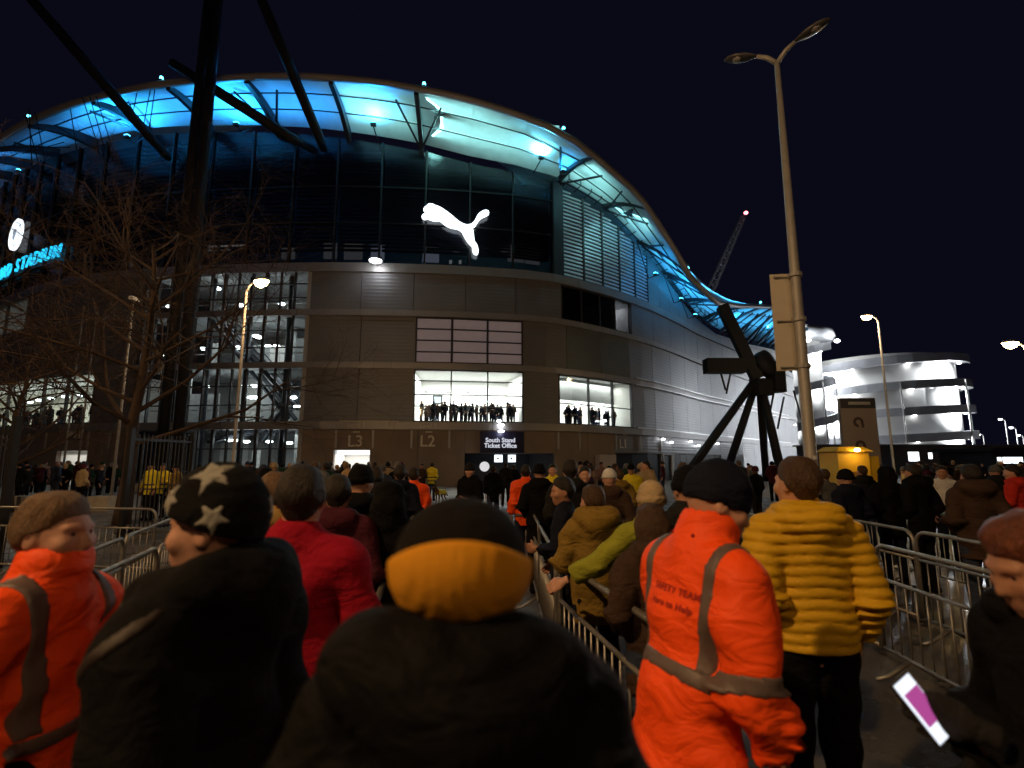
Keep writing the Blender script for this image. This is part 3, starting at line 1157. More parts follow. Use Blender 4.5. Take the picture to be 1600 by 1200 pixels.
# floodlight on the cornice
s, z = on_facade(587, 408, 1.0)
base = W(s, 16.2, 0.2)
wf = empty('cornice_floodlight', base, 0, 'single bright white floodlight on the wall band under the dark glazing', 'floodlight')
MB(base).tube([W(s, 16.5, 0.15), W(s, z + 0.25, 1.0)], 0.05, 6).build('arm', STEEL, wf)
MB(base).box(W(s, z + 0.12, 1.05), (0.5, 0.3, 0.08)).build('housing', STEEL, wf)
MB(base).lathe(W(s, z - 0.1, 1.05), [(0.25, 0), (0.45, 0.06), (0.45, 0.14), (0.2, 0.16)], 14).build('lens', E_WHITE, wf, True)
lamp('flood', wf, W(s, z - 0.2, 1.3) - base, 40, (0.95, 0.97, 1), 0.2)

# ------------------------------------------------------------------ leaping cat logo
CAT = [(190, 430), (200, 395), (235, 372), (340, 368), (338, 358), (255, 350), (222, 318), (216, 292), (232, 258), (262, 232), (292, 200), (318, 182), (338, 190), (370, 184),
       (398, 208), (450, 218), (520, 248), (600, 300), (680, 358), (760, 425), (830, 480), (900, 515), (965, 528), (1030, 512), (1075, 475), (1110, 415), (1140, 345), (1185, 290),
       (1240, 252), (1290, 240), (1325, 248), (1340, 280), (1330, 315), (1290, 345), (1220, 380), (1165, 430), (1125, 500), (1095, 550), (1055, 578), (1072, 640), (1082, 720),
       (1090, 800), (1105, 835), (1130, 862), (1150, 915), (1163, 975), (1155, 1040), (1125, 1056), (1090, 1045), (1068, 1010), (1058, 960), (1055, 915), (1000, 865),
       (945, 790), (905, 715), (870, 655), (825, 622), (770, 608), (690, 600), (615, 572), (545, 520), (490, 478), (440, 492), (370, 485), (285, 456), (262, 472), (225, 472), (200, 455)]
cat0 = (750, 600)
sc_, zc_ = on_facade(640 + cat0[0] * 150 / 1600, 300 + cat0[1] * 110 / 1173, 0.3)
Yc_ = W(sc_, 0, 0.3).y
pc, tc_, nc = frame_at(sc_)
pxm = Yc_ / 800 / ray(710, 356)[1] ** 0.0
out = [((x - cat0[0]) * 150 / 1600 * pxm * 1.03, -(y - cat0[1]) * 110 / 1173 * pxm * 1.04) for x, y in CAT]
cat_base = W(sc_, zc_, 0.16)
cat = empty('leaping_cat_sign', cat_base, 0, 'big white glowing leaping cat logo on the dark upper glazing', 'logo sign')
frm = (cat_base, Vector((tc_[0], tc_[1], 0)), Vector((0, 0, 1)), Vector((nc[0], nc[1], 0)))
out = out[::-1]
bm = bmesh.new()
vs = [bm.verts.new(frm[1] * x + frm[2] * y) for x, y in out]
fc = bm.faces.new(vs)
ext = bmesh.ops.extrude_face_region(bm, geom=[fc])
bmesh.ops.translate(bm, verts=[g for g in ext['geom'] if isinstance(g, bmesh.types.BMVert)], vec=frm[3] * 0.18)
bmesh.ops.recalc_face_normals(bm, faces=bm.faces)
bmesh.ops.triangulate(bm, faces=bm.faces)
me = bpy.data.meshes.new('cat_face')
bm.to_mesh(me)
me.materials.append(emat('logo_white', (0.86, 0.95, 1.0), 3.2))
link(bpy.data.objects.new('cat_face', me), cat)
m = MB(cat_base)
for x, y in ((-2.2, 0.6), (-0.8, 0.4), (0.6, -0.2), (1.0, -1.4)):
    q = cat_base + frm[1] * x + frm[2] * y
    m.tube([q, q - frm[3] * 0.2], 0.06, 6)
m.build('standoff', FRAME, cat)
lamp('halo', cat, -frm[3] * 0.10 + frm[2] * 0.2, 14, (0.15, 0.4, 1.0), 0.6)

# ------------------------------------------------------------------ crest disc and lettering
s, z = on_facade(23, 366, 0.3)
p, t, n = frame_at(s)
base = W(s, z, 0.1)
cr = empty('round_crest_sign', base, 0, 'round white glowing crest disc above the blue stadium lettering', 'crest sign')
R = Matrix(((t[0], 0, n[0]), (t[1], 0, n[1]), (0, 1, 0)))
for nm, r_, d0, d1, mm in (('disc', 1.5, 0, 0.2, emat('crest_white', (0.85, 0.92, 1), 1.9)), ('ring', 1.18, 0.201, 0.215, emat('crest_blue', (0.45, 0.68, 0.95), 1.0)), ('centre', 1.08, 0.2152, 0.228, MATS['crest_white'])):
    o_ = MB().lathe((0, 0, 0), [(r_, d0), (r_, d1)], 40).build(nm, mm, cr)
    o_.rotation_euler = R.to_euler()
    o_.rotation_euler = R.to_4x4().to_euler()
CRG = mat('crest_grey', (0.12, 0.14, 0.2), 0.6)
mm_ = MB()
mm_.prism([(-.42, .45), (.42, .45), (.42, -.1), (.2, -.5), (0, -.62), (-.2, -.5), (-.42, -.1)], (Vector((0, 0, .229)), Vector((1, 0, 0)), Vector((0, 1, 0)), Vector((0, 0, 1))), 0.012)
o_ = mm_.build('shield', emat('crest_shield', (0.35, 0.42, 0.55), 0.9), cr); o_.rotation_euler = R.to_euler()
lamp('halo', cr, Vector((n[0], n[1], 0)) * 0.9, 16, (0.4, 0.6, 1.0), 0.6)
s, z = on_facade(36, 411, 0.3)
p, t, n = frame_at(s)
sE = on_facade(94, 400, 0.3)[0]
base = W(sE, z, 0.1)
lt = empty('stadium_lettering', base, 0, 'glowing cyan stadium name in slanted capitals below the round crest', 'lettering sign')
E_CY = emat('letters_cyan', (0.02, 0.58, 1.0), 1.5)
sS = on_facade(21, 418, 0.3)[0]
kx = (sE - sS) / 6.15                      # width of the last word
x = sE
for ch in 'MUIDATS DAHITE':
    w_ = {'I': 0.42, ' ': 0.55, 'M': 1.12}.get(ch, 0.92) * kx
    if ch != ' ':
        p, t, n = frame_at(x - w_ / 2)
        me = textmesh(ch, 1.18 * kx, 0.06, 'letter', shear=0.18, bold=0.012)
        me.materials.append(E_CY)
        o_ = inst('letter', me, lt, W(x - w_ / 2, z, 0.25) - base)
        o_.rotation_euler = Matrix(((t[0], 0, n[0]), (t[1], 0, n[1]), (0, 1, 0))).to_euler()
    x -= w_
m = MB(base)
fbox(m, x, sE, z - 0.95, z - 0.85, 0.0, 0.3)
m.build('mounting_rail', FRAME, lt)
lamp('glow', lt, W(sE - 4, z, 1.2) - base, 14, (0.05, 0.35, 1.0), 0.8)

# ------------------------------------------------------------------ cable masts
def beam(m, a, b_, r0, r1, n=10):
    return m.tube([a, a.lerp(b_, 0.5), b_], [r0, (r0 + r1) / 2 * 1.08, r1], n)


MASTM = mat('mast_steel', (0.012, 0.012, 0.016), 0.7, 0.0, noise=0.2, nscale=0.8)
# tall mast near the trees, its top far above the frame
b0 = ground_at(268, 31)
mast = empty('cable_mast', b0, 0, 'tall dark steel cable mast rising past the roof beside the bare trees', 'mast')
for du in (-0.45, 0.5):
    a = b0 + Vector((du, 0, 0))
    t_ = at(262 + du * 10, -120, 31.0)
    beam(MB(b0), a, Vector((b0.x + du * 0.6, 31, 39)), 0.30, 0.30).build('leg', MASTM, mast, True)
MB(b0).tube([b0 + Vector((0, 0, 38.5)), b0 + Vector((0, 0, 46))], [0.9, 0.25], 12).build('head', MASTM, mast, True)
MB(b0).lathe(b0, [(1.5, 0), (1.5, 0.4), (1.1, 0.9)], 16).build('footing', CONC, mast)
node = b0 + Vector((0, 0, 36))
# raking struts: from the wall head, past the eaves, up to the mast
for (w_, e_, t_, k_) in (((262, 246, 37.6), (235, 215, 33.2), (50, 0, 30.2), 1.15), ((492, 236, 36.9), (450, 212, 33.4), (268, 98, 31.2), 1.0), ((505, 232, 36.9), (497, 210, 33.2), (455, 110, 31.6), 2.6)):
    pw, pe, pt = at(*w_), at(*e_), at(*t_)
    MB(b0).tube([pw, pe, pe + (pt - pe) * k_ * 0.5, pe + (pt - pe) * k_], [0.3, 0.34, 0.36, 0.3], 10).build('raking_strut', MASTM, mast, True)
for (u0, v0, u1, v1) in ((160, 250, 128, 150), (168, 248, 140, 150), (178, 240, 150, 150), (60, 255, 40, 180), (50, 262, 45, 170), (70, 250, 55, 175), (110, 230, 20, 230), (100, 222, 35, 240), (232, 210, 242, 140), (222, 208, 235, 140), (205, 190, 215, 140),
                         (120, 235, 110, 170), (85, 195, 150, 235)):
    a, c = at(u0, v0, 35.0), at(u1, v1, 33.5)
    MB(b0).tube([a, c], 0.035, 5).build('cable', MASTM, mast)
# mast base by the corner: raking leg, node and splayed legs
b1 = ground_at(1160, 44)
mast2 = empty('mast_tripod', b1, 0, 'dark steel mast foot with splayed legs and round hub beside the silver flank', 'mast')
hub = at(1183, 592, 44)
top_ = at(1128, 478, 44.5)
m = MB(b1)
tdir = (top_ - hub)
M3 = tdir.to_track_quat('Z', 'Y').to_matrix()
m.box(hub + tdir * 0.5, (0.52, 0.45, tdir.length * 0.5), M=M3)
m.build('raking_mast', MASTM, mast2)
for (u, v, d, r_) in ((1082, 730, 42.0, 0.36), (1138, 730, 46.0, 0.34), (1218, 730, 43.0, 0.36), (1196, 735, 47, 0.3)):
    e = at(u, v, d)
    e = hub + (e - hub) * (hub.z / (hub.z - e.z))
    beam(MB(b1), hub + Vector(((u - 1150) * 0.004, 0, -0.2)), e, 0.3, r_).build('leg', MASTM, mast2, True)
o_ = MB().lathe((0, 0, 0), [(0.5, -0.5), (1.15, -0.35), (1.15, 0.35), (0.5, 0.5)], 20).build('hub', MASTM, mast2, True)
o_.location = at(1196, 568, 44) - b1
o_.rotation_euler = (math.radians(75), 0.3, 0.5)
MB(b1).box(at(1190, 605, 44), (0.9, 0.5, 0.7), 0.4).build('hub_block', MASTM, mast2)
MB(b1).box(at(1212, 590, 44.3), (0.65, 0.5, 1.3), 0.4).build('hub_block', MASTM, mast2)
MB(b1).box(at(1132, 572, 44.2), (1.7, 0.6, 0.62), 0.0).build('sleeve', MASTM, mast2)
for (u, v, w_) in ((1145, 605, 0), (1120, 600, 1), (1225, 660, 0), (1240, 650, 1), (1210, 650, 0), (1255, 640, 1)):
    a = at(u, v - 40, 44.6)
    c = at(u + (14 if w_ else -10), v + 10, 44.6)
    MB(b1).tube([a, c], 0.09, 6).build('cable', MASTM, mast2)

# ------------------------------------------------------------------ spiral ramp towers
RAMPW = mat('ramp_concrete', (0.55, 0.56, 0.58), 0.7, noise=0.1, nscale=0.4)
RAMPD = mat('ramp_parapet', (0.42, 0.43, 0.46), 0.6, noise=0.12, nscale=0.5)


def ramp_tower(c, R, r_in, pitch, turns, z0, phase, label, watts, roof=False):
    tw = empty('ramp_tower', c, 0, label, 'tower')
    N = 40
    tot = int(N * turns)

    def P(k, r_, dz):
        a = phase + 2 * math.pi * k / N
        return Vector((r_ * math.cos(a), r_ * math.sin(a), z0 + pitch * k / N + dz))
    k = 0
    while k < tot:
        e = min(k + N // 4, tot)
        d, p_ = MB(), MB()
        for q in range(k, e):
            d.hexa([P(q, r_in, -0.35), P(q, R, -0.35), P(q + 1, R, -0.35), P(q + 1, r_in, -0.35), P(q, r_in, 0), P(q, R, 0), P(q + 1, R, 0), P(q + 1, r_in, 0)])
            p_.hexa([P(q, R + 0.01, -0.5), P(q, R + 0.25, -0.5), P(q + 1, R + 0.25, -0.5), P(q + 1, R + 0.01, -0.5),
                     P(q, R + 0.01, 1.15), P(q, R + 0.25, 1.15), P(q + 1, R + 0.25, 1.15), P(q + 1, R + 0.01, 1.15)])
        dk = d.build('ramp_deck', RAMPW, tw)
        p_.build('parapet', RAMPD, tw)
        for q in range(k + 1, e, 3):
            a0 = P(q, r_in + 0.6, -0.36)
            MB(a0).lathe(a0, [(0.06, -0.28), (0.32, -0.2), (0.36, -0.04), (0.2, 0)], 8).build('ramp_lamp', E_WHITE, dk, True).location = a0
        qm = (k + e) / 2
        if True:
            lamp('ramp_light', tw, P(qm, (R + r_in) / 2, -0.9 - 0.1), watts, (0.9, 0.95, 1.0), 0.4)
        k = e
    H = z0 + pitch * turns
    MB().lathe((0, 0, 0), [(r_in - 0.05, 0), (r_in - 0.05, H + 1.0)], 36).build('core', WHITEW, tw, True)
    for q in range(0, N, 5):
        a = phase + 2 * math.pi * q / N
        x, y = (R + 0.45) * math.cos(a), (R + 0.45) * math.sin(a)
        MB().tube([(x, y, 0), (x, y, z0 + pitch * (int(turns) - 1) + pitch * q / N + 0.9)], 0.16, 8).build('column', POLE, tw, True)
    if roof:
        MB().lathe((0, 0, 0), [(R + 0.6, H + 0.2), (R + 1.3, H + 1.2), (R + 0.9, H + 2.6), (R * 0.55, H + 4.0), (0.6, H + 4.6)], 36).build('conical_roof', RAMPW, tw, True)
    return tw


tw1 = ramp_tower(ground_at(1368, 118), 17.3, 15.2, 5.3, 4.2, 0.6, math.radians(250), 'spiral walkway tower with brightly lit open storeys beyond the crowd', 9000)
tw2 = ramp_tower(ground_at(1262, 108), 5.2, 3.6, 7.5, 3.4, 1.0, math.radians(230), 'slender lit walkway tower with a pale rounded roof at the stadium corner', 900, True)
for a_ in (200, 250, 300):
    q = Vector((7.4 * math.cos(math.radians(a_)), 7.4 * math.sin(math.radians(a_)), 1.0 + 7.5 * 3.4 - 0.6))
    lamp('eaves_light', tw2, q + Vector((math.cos(math.radians(a_)) * 0.8, math.sin(math.radians(a_)) * 0.8, 0.4)), 700, (0.9, 0.95, 1.0), 0.3)
    MB().lathe(q, [(0.15, -0.3), (0.5, -0.1), (0.5, 0.2), (0.2, 0.4)], 10).build('eaves_lamp', E_WHITE, tw2, True)
# low sloping exit ramp with lit wall beside the tower
eb = ground_at(1500, 112)
er = empty('exit_ramp', eb, 0, 'low exit ramp with bright lit wall sloping down beside the spiral tower', 'ramp')
MB(eb).hexa([eb + Vector(p) for p in ((-13, -1, 0), (8, -1, 0), (8, 3, 0), (-13, 3, 0), (-13, -1, 4.4), (8, -1, 1.1), (8, 3, 1.1), (-13, 3, 4.4))]).build('deck', RAMPW, er)
MB(eb).hexa([eb + Vector(p) for p in ((-13, 3.01, 0), (8, 3.01, 0), (8, 3.3, 0), (-13, 3.3, 0), (-13, 3.01, 7.4), (8, 3.01, 3.6), (8, 3.3, 3.6), (-13, 3.3, 7.4))]).build('wall', WHITEW, er)
for k in range(6):
    x = -11 + 3.4 * k
    z = 6.3 - 0.17 * (x + 11)
    MB(eb).lathe(eb + Vector((x, 2.5, z)), [(0.1, 0), (0.45, 0.1), (0.45, 0.35), (0.15, 0.5)], 8).build('ramp_lamp', E_WHITE, er, True)
    lamp('ramp_light', er, Vector((x, 1.6, z - 0.3)), 420, (0.9, 0.95, 1), 0.3)

# ------------------------------------------------------------------ tower crane beyond the roof
ca, cb = at(1103, 470, 150), at(1160, 340, 150)
cb0 = Vector((ca.x - 4, 150, 0))
crane = empty('tower_crane', cb0, 0, 'slender lattice crane jib with a red lamp beyond the stadium roof', 'crane')
CRM = mat('crane_grey', (0.35, 0.35, 0.38), 0.5, 0.2)


def lattice(m, a, b_, w, n, r_):
    d = (b_ - a)
    q = d.to_track_quat('Z', 'Y').to_matrix()
    cs = [q @ Vector((x * w, y * w, 0)) for x, y in ((-1, -1), (1, -1), (1, 1), (-1, 1))]
    for c in cs:
        m.tube([a + c, b_ + c * 0.6], r_, 4)
    for i in range(n):
        p, p2 = a + d * (i / n), a + d * ((i + 1) / n)
        k0, k1 = 1 - 0.4 * i / n, 1 - 0.4 * (i + 1) / n
        for j in range(4):
            m.tube([p + cs[j] * k0, p2 + cs[(j + 1) % 4] * k1], r_ * 0.6, 4)
            m.tube([p + cs[j] * k0, p + cs[(j + 1) % 4] * k0], r_ * 0.6, 4)
    return m


j0 = ca + (ca - cb) * 0.35
lattice(MB(cb0), j0, cb, 1.05, 16, 0.2).build('jib', CRM, crane)
lattice(MB(cb0), Vector((j0.x - 2, 150, 0)), Vector((j0.x - 2, 150, j0.z + 2)), 1.0, 14, 0.16).build('mast', CRM, crane)
MB(cb0).box(j0 + Vector((-3.5, 0, 1)), (2.6, 1.2, 1.4)).build('cab', CRM, crane)
MB(cb0).tube([cb, at(1165, 334, 150)], [0.3, 0.15], 6).build('tip', CRM, crane)
tl = MB(cb0).lathe(at(1165.5, 333, 150), [(0.25, -0.4), (0.6, -0.1), (0.6, 0.3), (0.2, 0.6)], 10).build('lamp_head', emat('crane_red', (1.0, 0.22, 0.28), 7), crane, True)

lamp('added_jib_light', crane, j0 + Vector((6, -14, -6)) - cb0, 90000, (0.85, 0.9, 1.0), 0.5, 'SPOT', 1.2, (Vector((6, -14, -6)) - (cb - j0) * 0.6).to_track_quat('Z', 'Y').to_euler())  # light added only to brighten the jib
MB(cb0).box(j0 + Vector((6, -14, -6)), (0.5, 0.3, 0.4)).build('added_jib_floodlight', CRM, crane)  # made-up housing and arm for the added jib light
MB(cb0).tube([j0 + Vector((6, -13.6, -6)), j0 + Vector((-2, 0, -8))], 0.15, 5).build('added_floodlight_arm', CRM, crane)

# ------------------------------------------------------------------ street lamps
def lamp_post(base, h, label, watts, color, arm=(0.9, 0.0), r_=0.07, lit=True, em=None, group=None, name='street_lamp'):
    lp = empty(name, base, 0, label, 'street lamp', group)
    ax, ay = arm
    MB().tube([(0, 0, 0), (0, 0, 0.9), (0, 0, 0.95), (0, 0, h * 0.55), (0, 0, h - 0.25)], [r_ * 1.6, r_ * 1.6, r_, r_ * 0.9, r_ * 0.7], 10).build('pole', POLE, lp, True)
    MB().tube([(0, 0, h - 0.35), (ax * 0.15, ay * 0.15, h - 0.08), (ax * 0.5, ay * 0.5, h + 0.05), (ax * 0.75, ay * 0.75, h + 0.08)], r_ * 0.55, 8).build('arm', POLE, lp, True)
    rz = math.atan2(ay, ax)
    hd = MB().lathe((0, 0, 0), [(0.5, 0.0), (0.55, 0.05), (0.42, 0.22), (0.12, 0.3)], 16).build('lamp_head', POLE, lp, True)
    hd.scale = (0.75, 0.36, 0.55)
    hd.rotation_euler = (0, 0, rz)
    hd.location = (ax, ay, h + 0.04)
    bl = MB().lathe((0, 0, 0), [(0.08, -0.17), (0.3, -0.12), (0.44, -0.01), (0.44, -0.002)], 14).build('lens', (em or E_LAMP) if lit else GLASS, lp, True)
    bl.scale = (0.85, 0.5, 1.6)
    bl.rotation_euler = (0, 0, rz)
    bl.location = (ax, ay, h + 0.035)
    if lit:
        lamp('glow', lp, (ax, ay, h - 0.25), watts, color, 0.12)
    return lp


WARM = (1.0, 0.56, 0.24)
lamp_post(Vector((ground_at(369, 21).x, 21, 0)), 9.3, 'lit warm street lamp standing between the bare tree and the glazed atrium', 520, WARM, (0.75, -0.3))
lamp_post(Vector((ground_at(1389, 34).x, 34, 0)), 11.6, 'lit warm street lamp on a slim pole in front of the spiral tower', 500, (1.0, 0.72, 0.42), (-0.75, 0), 0.08)
lamp_post(Vector((24.6, 24.0, 0)), 7.4, 'lit amber street lamp standing past the pens by the dark low building', 1300, (1.0, 0.62, 0.22), (-0.7, 0), 0.08)
for u, v, d in ((1570, 655, 100), (1587, 668, 100), (1598, 680, 110), (1536, 679, 120)):
    p = at(u, v, d)
    lamp_post(Vector((p.x, d, 0)), p.z, 'distant white car park lamp beyond the dark low building', 60, (0.85, 0.92, 1), (-0.9, 0), 0.12, em=E_WHITE, group='distant car park lamps')
# the lamps that light the queue from behind: same kind, out of view, the second added as fill
lamp_post(Vector((-7.2, -2.8, 0)), 9.4, 'lit warm street lamp beside the approach behind the queue', 3900, (1.0, 0.60, 0.27), (0.8, 0.2))
lamp_post(Vector((4.2, -7.5, 0)), 9.4, 'added fill street lamp on the pens side of the approach behind the queue', 1000, (1.0, 0.62, 0.30), (-0.8, 0.2))  # unseen post added to fill light onto the queue's backs
lamp_post(Vector((-17.0, 9.5, 0)), 8.6, 'lit warm street lamp on the forecourt past the bar gate', 1300, (1.0, 0.60, 0.27), (0.8, 0.0))

# unlit twin-headed lamp post with banner boards
b0 = ground_at(1262, 8.0)
tp = empty('twin_lamp_post', b0, 0, 'tall unlit lamp post with two leaf shaped heads and banner boards', 'lamp post')
MB().tube([(0, 0, 0), (0, 0, 1.2), (0, 0, 1.25), (0, 0, 5), (0, 0, 8.75)], [0.12, 0.12, 0.095, 0.075, 0.042], 14).build('pole', POLE, tp, True)
MB().tube([(0, 0, 1.28), (0, 0, 1.34)], 0.118, 14).build('collar', BLACKM, tp, True)
zt_ = 8.75
HEADM = mat('lamp_head_grey', (0.09, 0.09, 0.10), 0.35, 0.3)
for sx, ang in ((-1, math.radians(155)), (1, math.radians(-40))):
    d = Vector((math.cos(ang), math.sin(ang), 0))
    MB().tube([(0, 0, zt_ - 0.05), d * 0.15 + Vector((0, 0, zt_ + 0.12)), d * 0.3 + Vector((0, 0, zt_ + 0.2))], [0.045, 0.04, 0.035], 8).build('arm', POLE, tp, True)
    hm = MB()
    prof = [(0, 0.02), (0.12, 0.07), (0.3, 0.14), (0.5, 0.15), (0.66, 0.1), (0.75, 0.02)]
    hm.tube([(x, 0, 0) for x, r_ in prof], [r_ for x, r_ in prof], 14)
    ho = hm.build('lamp_head', HEADM, tp, True)
    ho.location = d * 0.25 + Vector((0, 0, zt_ + 0.2))
    ho.rotation_euler = (0, math.radians(-12), ang)
    ho.scale = (0.8, 0.8, 0.36)
    ln_ = MB().lathe((0.46, 0, -0.10), [(0.03, -0.05), (0.1, -0.03), (0.12, 0.03)], 12).build('lens', mat('lens_grey', (0.5, 0.5, 0.52), 0.1, 0.0, spec=0.8), ho, True)
BAN = mat('banner_cream', (0.62, 0.56, 0.46), 0.7, noise=0.05, nscale=3)
zb0, zb1 = at(1240, 577, 8).z, at(1240, 424, 8).z
MB().box((-0.12, 0.13, (zb0 + zb1) / 2), (0.215, 0.012, (zb1 - zb0) / 2), math.radians(-8)).build('banner_board', BAN, tp)
MB().box((0.13, 0.16, (zb0 + zb1) / 2), (0.10, 0.012, (zb1 - zb0) / 2 - 0.01), math.radians(50)).build('banner_board', mat('banner_white', (0.75, 0.75, 0.74), 0.6), tp)
for f in (0.03, 0.5, 0.96):
    z = zb0 + (zb1 - zb0) * f
    MB().tube([(-0.3, 0.1, z), (0, 0.1, z), (0.16, 0.12, z)], 0.014, 6).build('bracket', POLE, tp)
    MB().tube([(0, 0, z - 0.03), (0, 0, z + 0.03)], 0.11, 12).build('clamp', POLE, tp)
MB().box((0.0, -0.11, 1.9), (0.02, 0.012, 0.03)).build('label_plate', SIGNW, tp)

# ------------------------------------------------------------------ flag poles and sign posts in front of the left wall
for (u, v0, v1, d, r_) in ((112, 540, 482, 30, 0.06), (134, 545, 490, 30, 0.06)):
    b = ground_at(u - 4, d)
    fp = empty('flag_pole', b, 0, 'thin pale flag pole among the bare twigs', 'pole', 'flag poles by the trees')
    MB().tube([(0, 0, 0), (0, 0, at(u, v1, d).z)], [r_, r_ * 0.7], 8).build('shaft', POLE, fp, True)
    MB().lathe((0, 0, at(u, v1, d).z), [(0.03, 0), (0.09, 0.06), (0.03, 0.14)], 8).build('finial', POLE, fp, True)
b = ground_at(187, 20)
cp = empty('camera_pole', b, 0, 'slim pale camera pole beside the tree trunk', 'pole')
MB().tube([(0, 0, 0), (0, 0, 8.4)], [0.055, 0.04], 8).build('shaft', POLE, cp, True)
MB().box((0.1, -0.1, 8.3), (0.08, 0.2, 0.07)).build('camera_box', SIGNW, cp)

# ------------------------------------------------------------------ totem sign, yellow stall, low building
b = ground_at(1341, 42)
ts = empty('totem_sign', b, 0, 'tall brown information totem with a dark header in front of the spiral tower', 'totem sign')
zt0 = at(1341, 622, 42).z
MB().box((0, 0, zt0 / 2 + 0.1), (1.45, 0.16, zt0 / 2 - 0.1)).build('panel', mat('totem_brown', (0.28, 0.23, 0.21), 0.55), ts)
MB().box((0, -0.18, zt0 - 0.45), (1.43, 0.015, 0.40)).build('header', mat('totem_header', (0.05, 0.05, 0.06), 0.5), ts)
MB().box((0.1, -0.2, zt0 - 0.45), (0.9, 0.004, 0.12)).build('header_lettering', FRAME_LT, ts)
TD = mat('totem_mark', (0.07, 0.045, 0.045), 0.6)
for z, k in ((zt0 - 2.0, 0), (zt0 - 3.9, 1)):
    ms = MB()
    n = 20
    for i in range(n):
        a0, a1 = math.radians(-30 + 300 * i / n) if k == 0 else math.radians(-20 + 220 * i / n), math.radians(-30 + 300 * (i + 1) / n) if k == 0 else math.radians(-20 + 220 * (i + 1) / n)
        ri, ro = 0.2, 0.42
        q = [(r_ * math.cos(a), r_ * math.sin(a)) for r_, a in ((ri, a0), (ro, a0), (ro, a1), (ri, a1))]
        ms.hexa([(-0.1 + x, -0.175 if t else -0.165, z + y) for t in (0,) for x, y in q] + [(-0.1 + x, -0.18, z + y) for x, y in q])
    if k == 1:
        ms.box((-0.42, -0.172, z - 0.25), (0.12, 0.006, 0.25)); ms.box((0.22, -0.172, z - 0.25), (0.12, 0.006, 0.25))
    else:
        ms.box((0.24, -0.172, z - 0.28), (0.1, 0.006, 0.16))
    ms.build('emblem', TD, ts)
for x in (-1.2, 1.2):
    MB().box((x, 0, 0.1), (0.12, 0.2, 0.1)).build('foot', CONC, ts)

YEL = mat('stall_yellow', (0.75, 0.45, 0.03), 0.6, noise=0.08, nscale=2)
b = ground_at(1322, 17)
st = empty('yellow_stall', b, 0, 'yellow merchandise stall with a tall side banner behind the pens', 'stall')
MB().box((-0.2, 0, 1.15), (0.5, 0.5, 0.98)).build('cabinet', YEL, st)
MB().box((-0.2, -0.1, 0.09), (0.48, 0.45, 0.085)).build('plinth', BLACKM, st)
MB().box((-0.2, -0.52, 1.25), (0.36, 0.015, 0.26)).build('counter_hatch', mat('stall_dark', (0.25, 0.13, 0.02), 0.7), st)
MB().hexa([(-0.8, -0.65, 2.14), (0.35, -0.65, 2.14), (0.35, 0.55, 2.14), (-0.8, 0.55, 2.14), (-0.6, -0.4, 2.3), (0.2, -0.4, 2.3), (0.2, 0.4, 2.3), (-0.6, 0.4, 2.3)]).build('canopy', YEL, st)
MB().box((0.58, -0.2, 1.05), (0.2, 0.05, 0.95)).build('side_banner', YEL, st)
MB().box((0.58, -0.2, 0.05), (0.24, 0.2, 0.045)).build('banner_foot', BLACKM, st)
MB().box((0.55, -0.26, 0.95), (0.13, 0.008, 0.03)).build('banner_mark', MATS['stall_dark'], st)
lamp('stall_light', st, (-0.2, -1.2, 2.4), 9, (1.0, 0.72, 0.3), 0.15)
MB().lathe((-0.2, -0.72, 2.2), [(0.04, -0.06), (0.09, -0.02), (0.05, 0.04)], 10).build('stall_lamp', E_LAMP, st, True)

b = ground_at(1565, 50)
lb = empty('low_building', b, 0, 'dark flat roofed low building with a few lit windows past the pens', 'building')
DKB = mat('dark_brick', (0.02, 0.02, 0.028), 0.7, noise=0.2, nscale=1)
MB().box((5, 0, 1.35), (9.0, 3, 1.35)).build('wall', DKB, lb)
MB().box((5, 0, 2.85), (9.4, 3.4, 0.15)).build('roof', mat('roof_felt', (0.02, 0.022, 0.03), 0.8), lb)
for x, w_, e_ in ((-2.4, 0.9, 2.5), (-3.6, 0.2, 1.5), (1.2, 0.6, 0.5), (4.5, 0.7, 0.6)):
    wd = MB().box((x, -3.02, 1.9), (w_ + 0.06, 0.03, 0.34)).build('window', FRAME, lb)
    MB().box((x, -3.06, 1.9), (w_, 0.012, 0.28)).build('pane', emat('low_win_%d' % int(e_ * 10), (0.85, 0.93, 1), e_), wd)
# lit turnstile block under the tower
b = ground_at(1425, 70)
tb = empty('turnstile_block', b, 0, 'low grey turnstile block with bright doorways at the foot of the spiral tower', 'building')
MB().box((0, 0, 1.9), (15, 2, 1.9)).build('wall', mat('turnstile_grey', (0.16, 0.16, 0.17), 0.7, noise=0.15), tb)
MB().box((0, 0, 3.9), (15.3, 2.4, 0.1)).build('roof', CORN, tb)
for x, w_, z, h in ((-1.9, 0.7, 2.4, 0.6), (0.3, 0.25, 2.5, 0.4), (4.3, 0.9, 2.1, 1.0), (9, 0.5, 2.3, 0.5), (-8, 0.5, 2.2, 0.6)):
    dw = MB().box((x, -2.02, z), (w_ + 0.1, 0.03, h + 0.08)).build('doorway', FRAME, tb)
    MB().box((x, -2.06, z), (w_, 0.012, h)).build('pane', emat('turnstile_glow', (0.9, 0.96, 1), 2.6), dw)

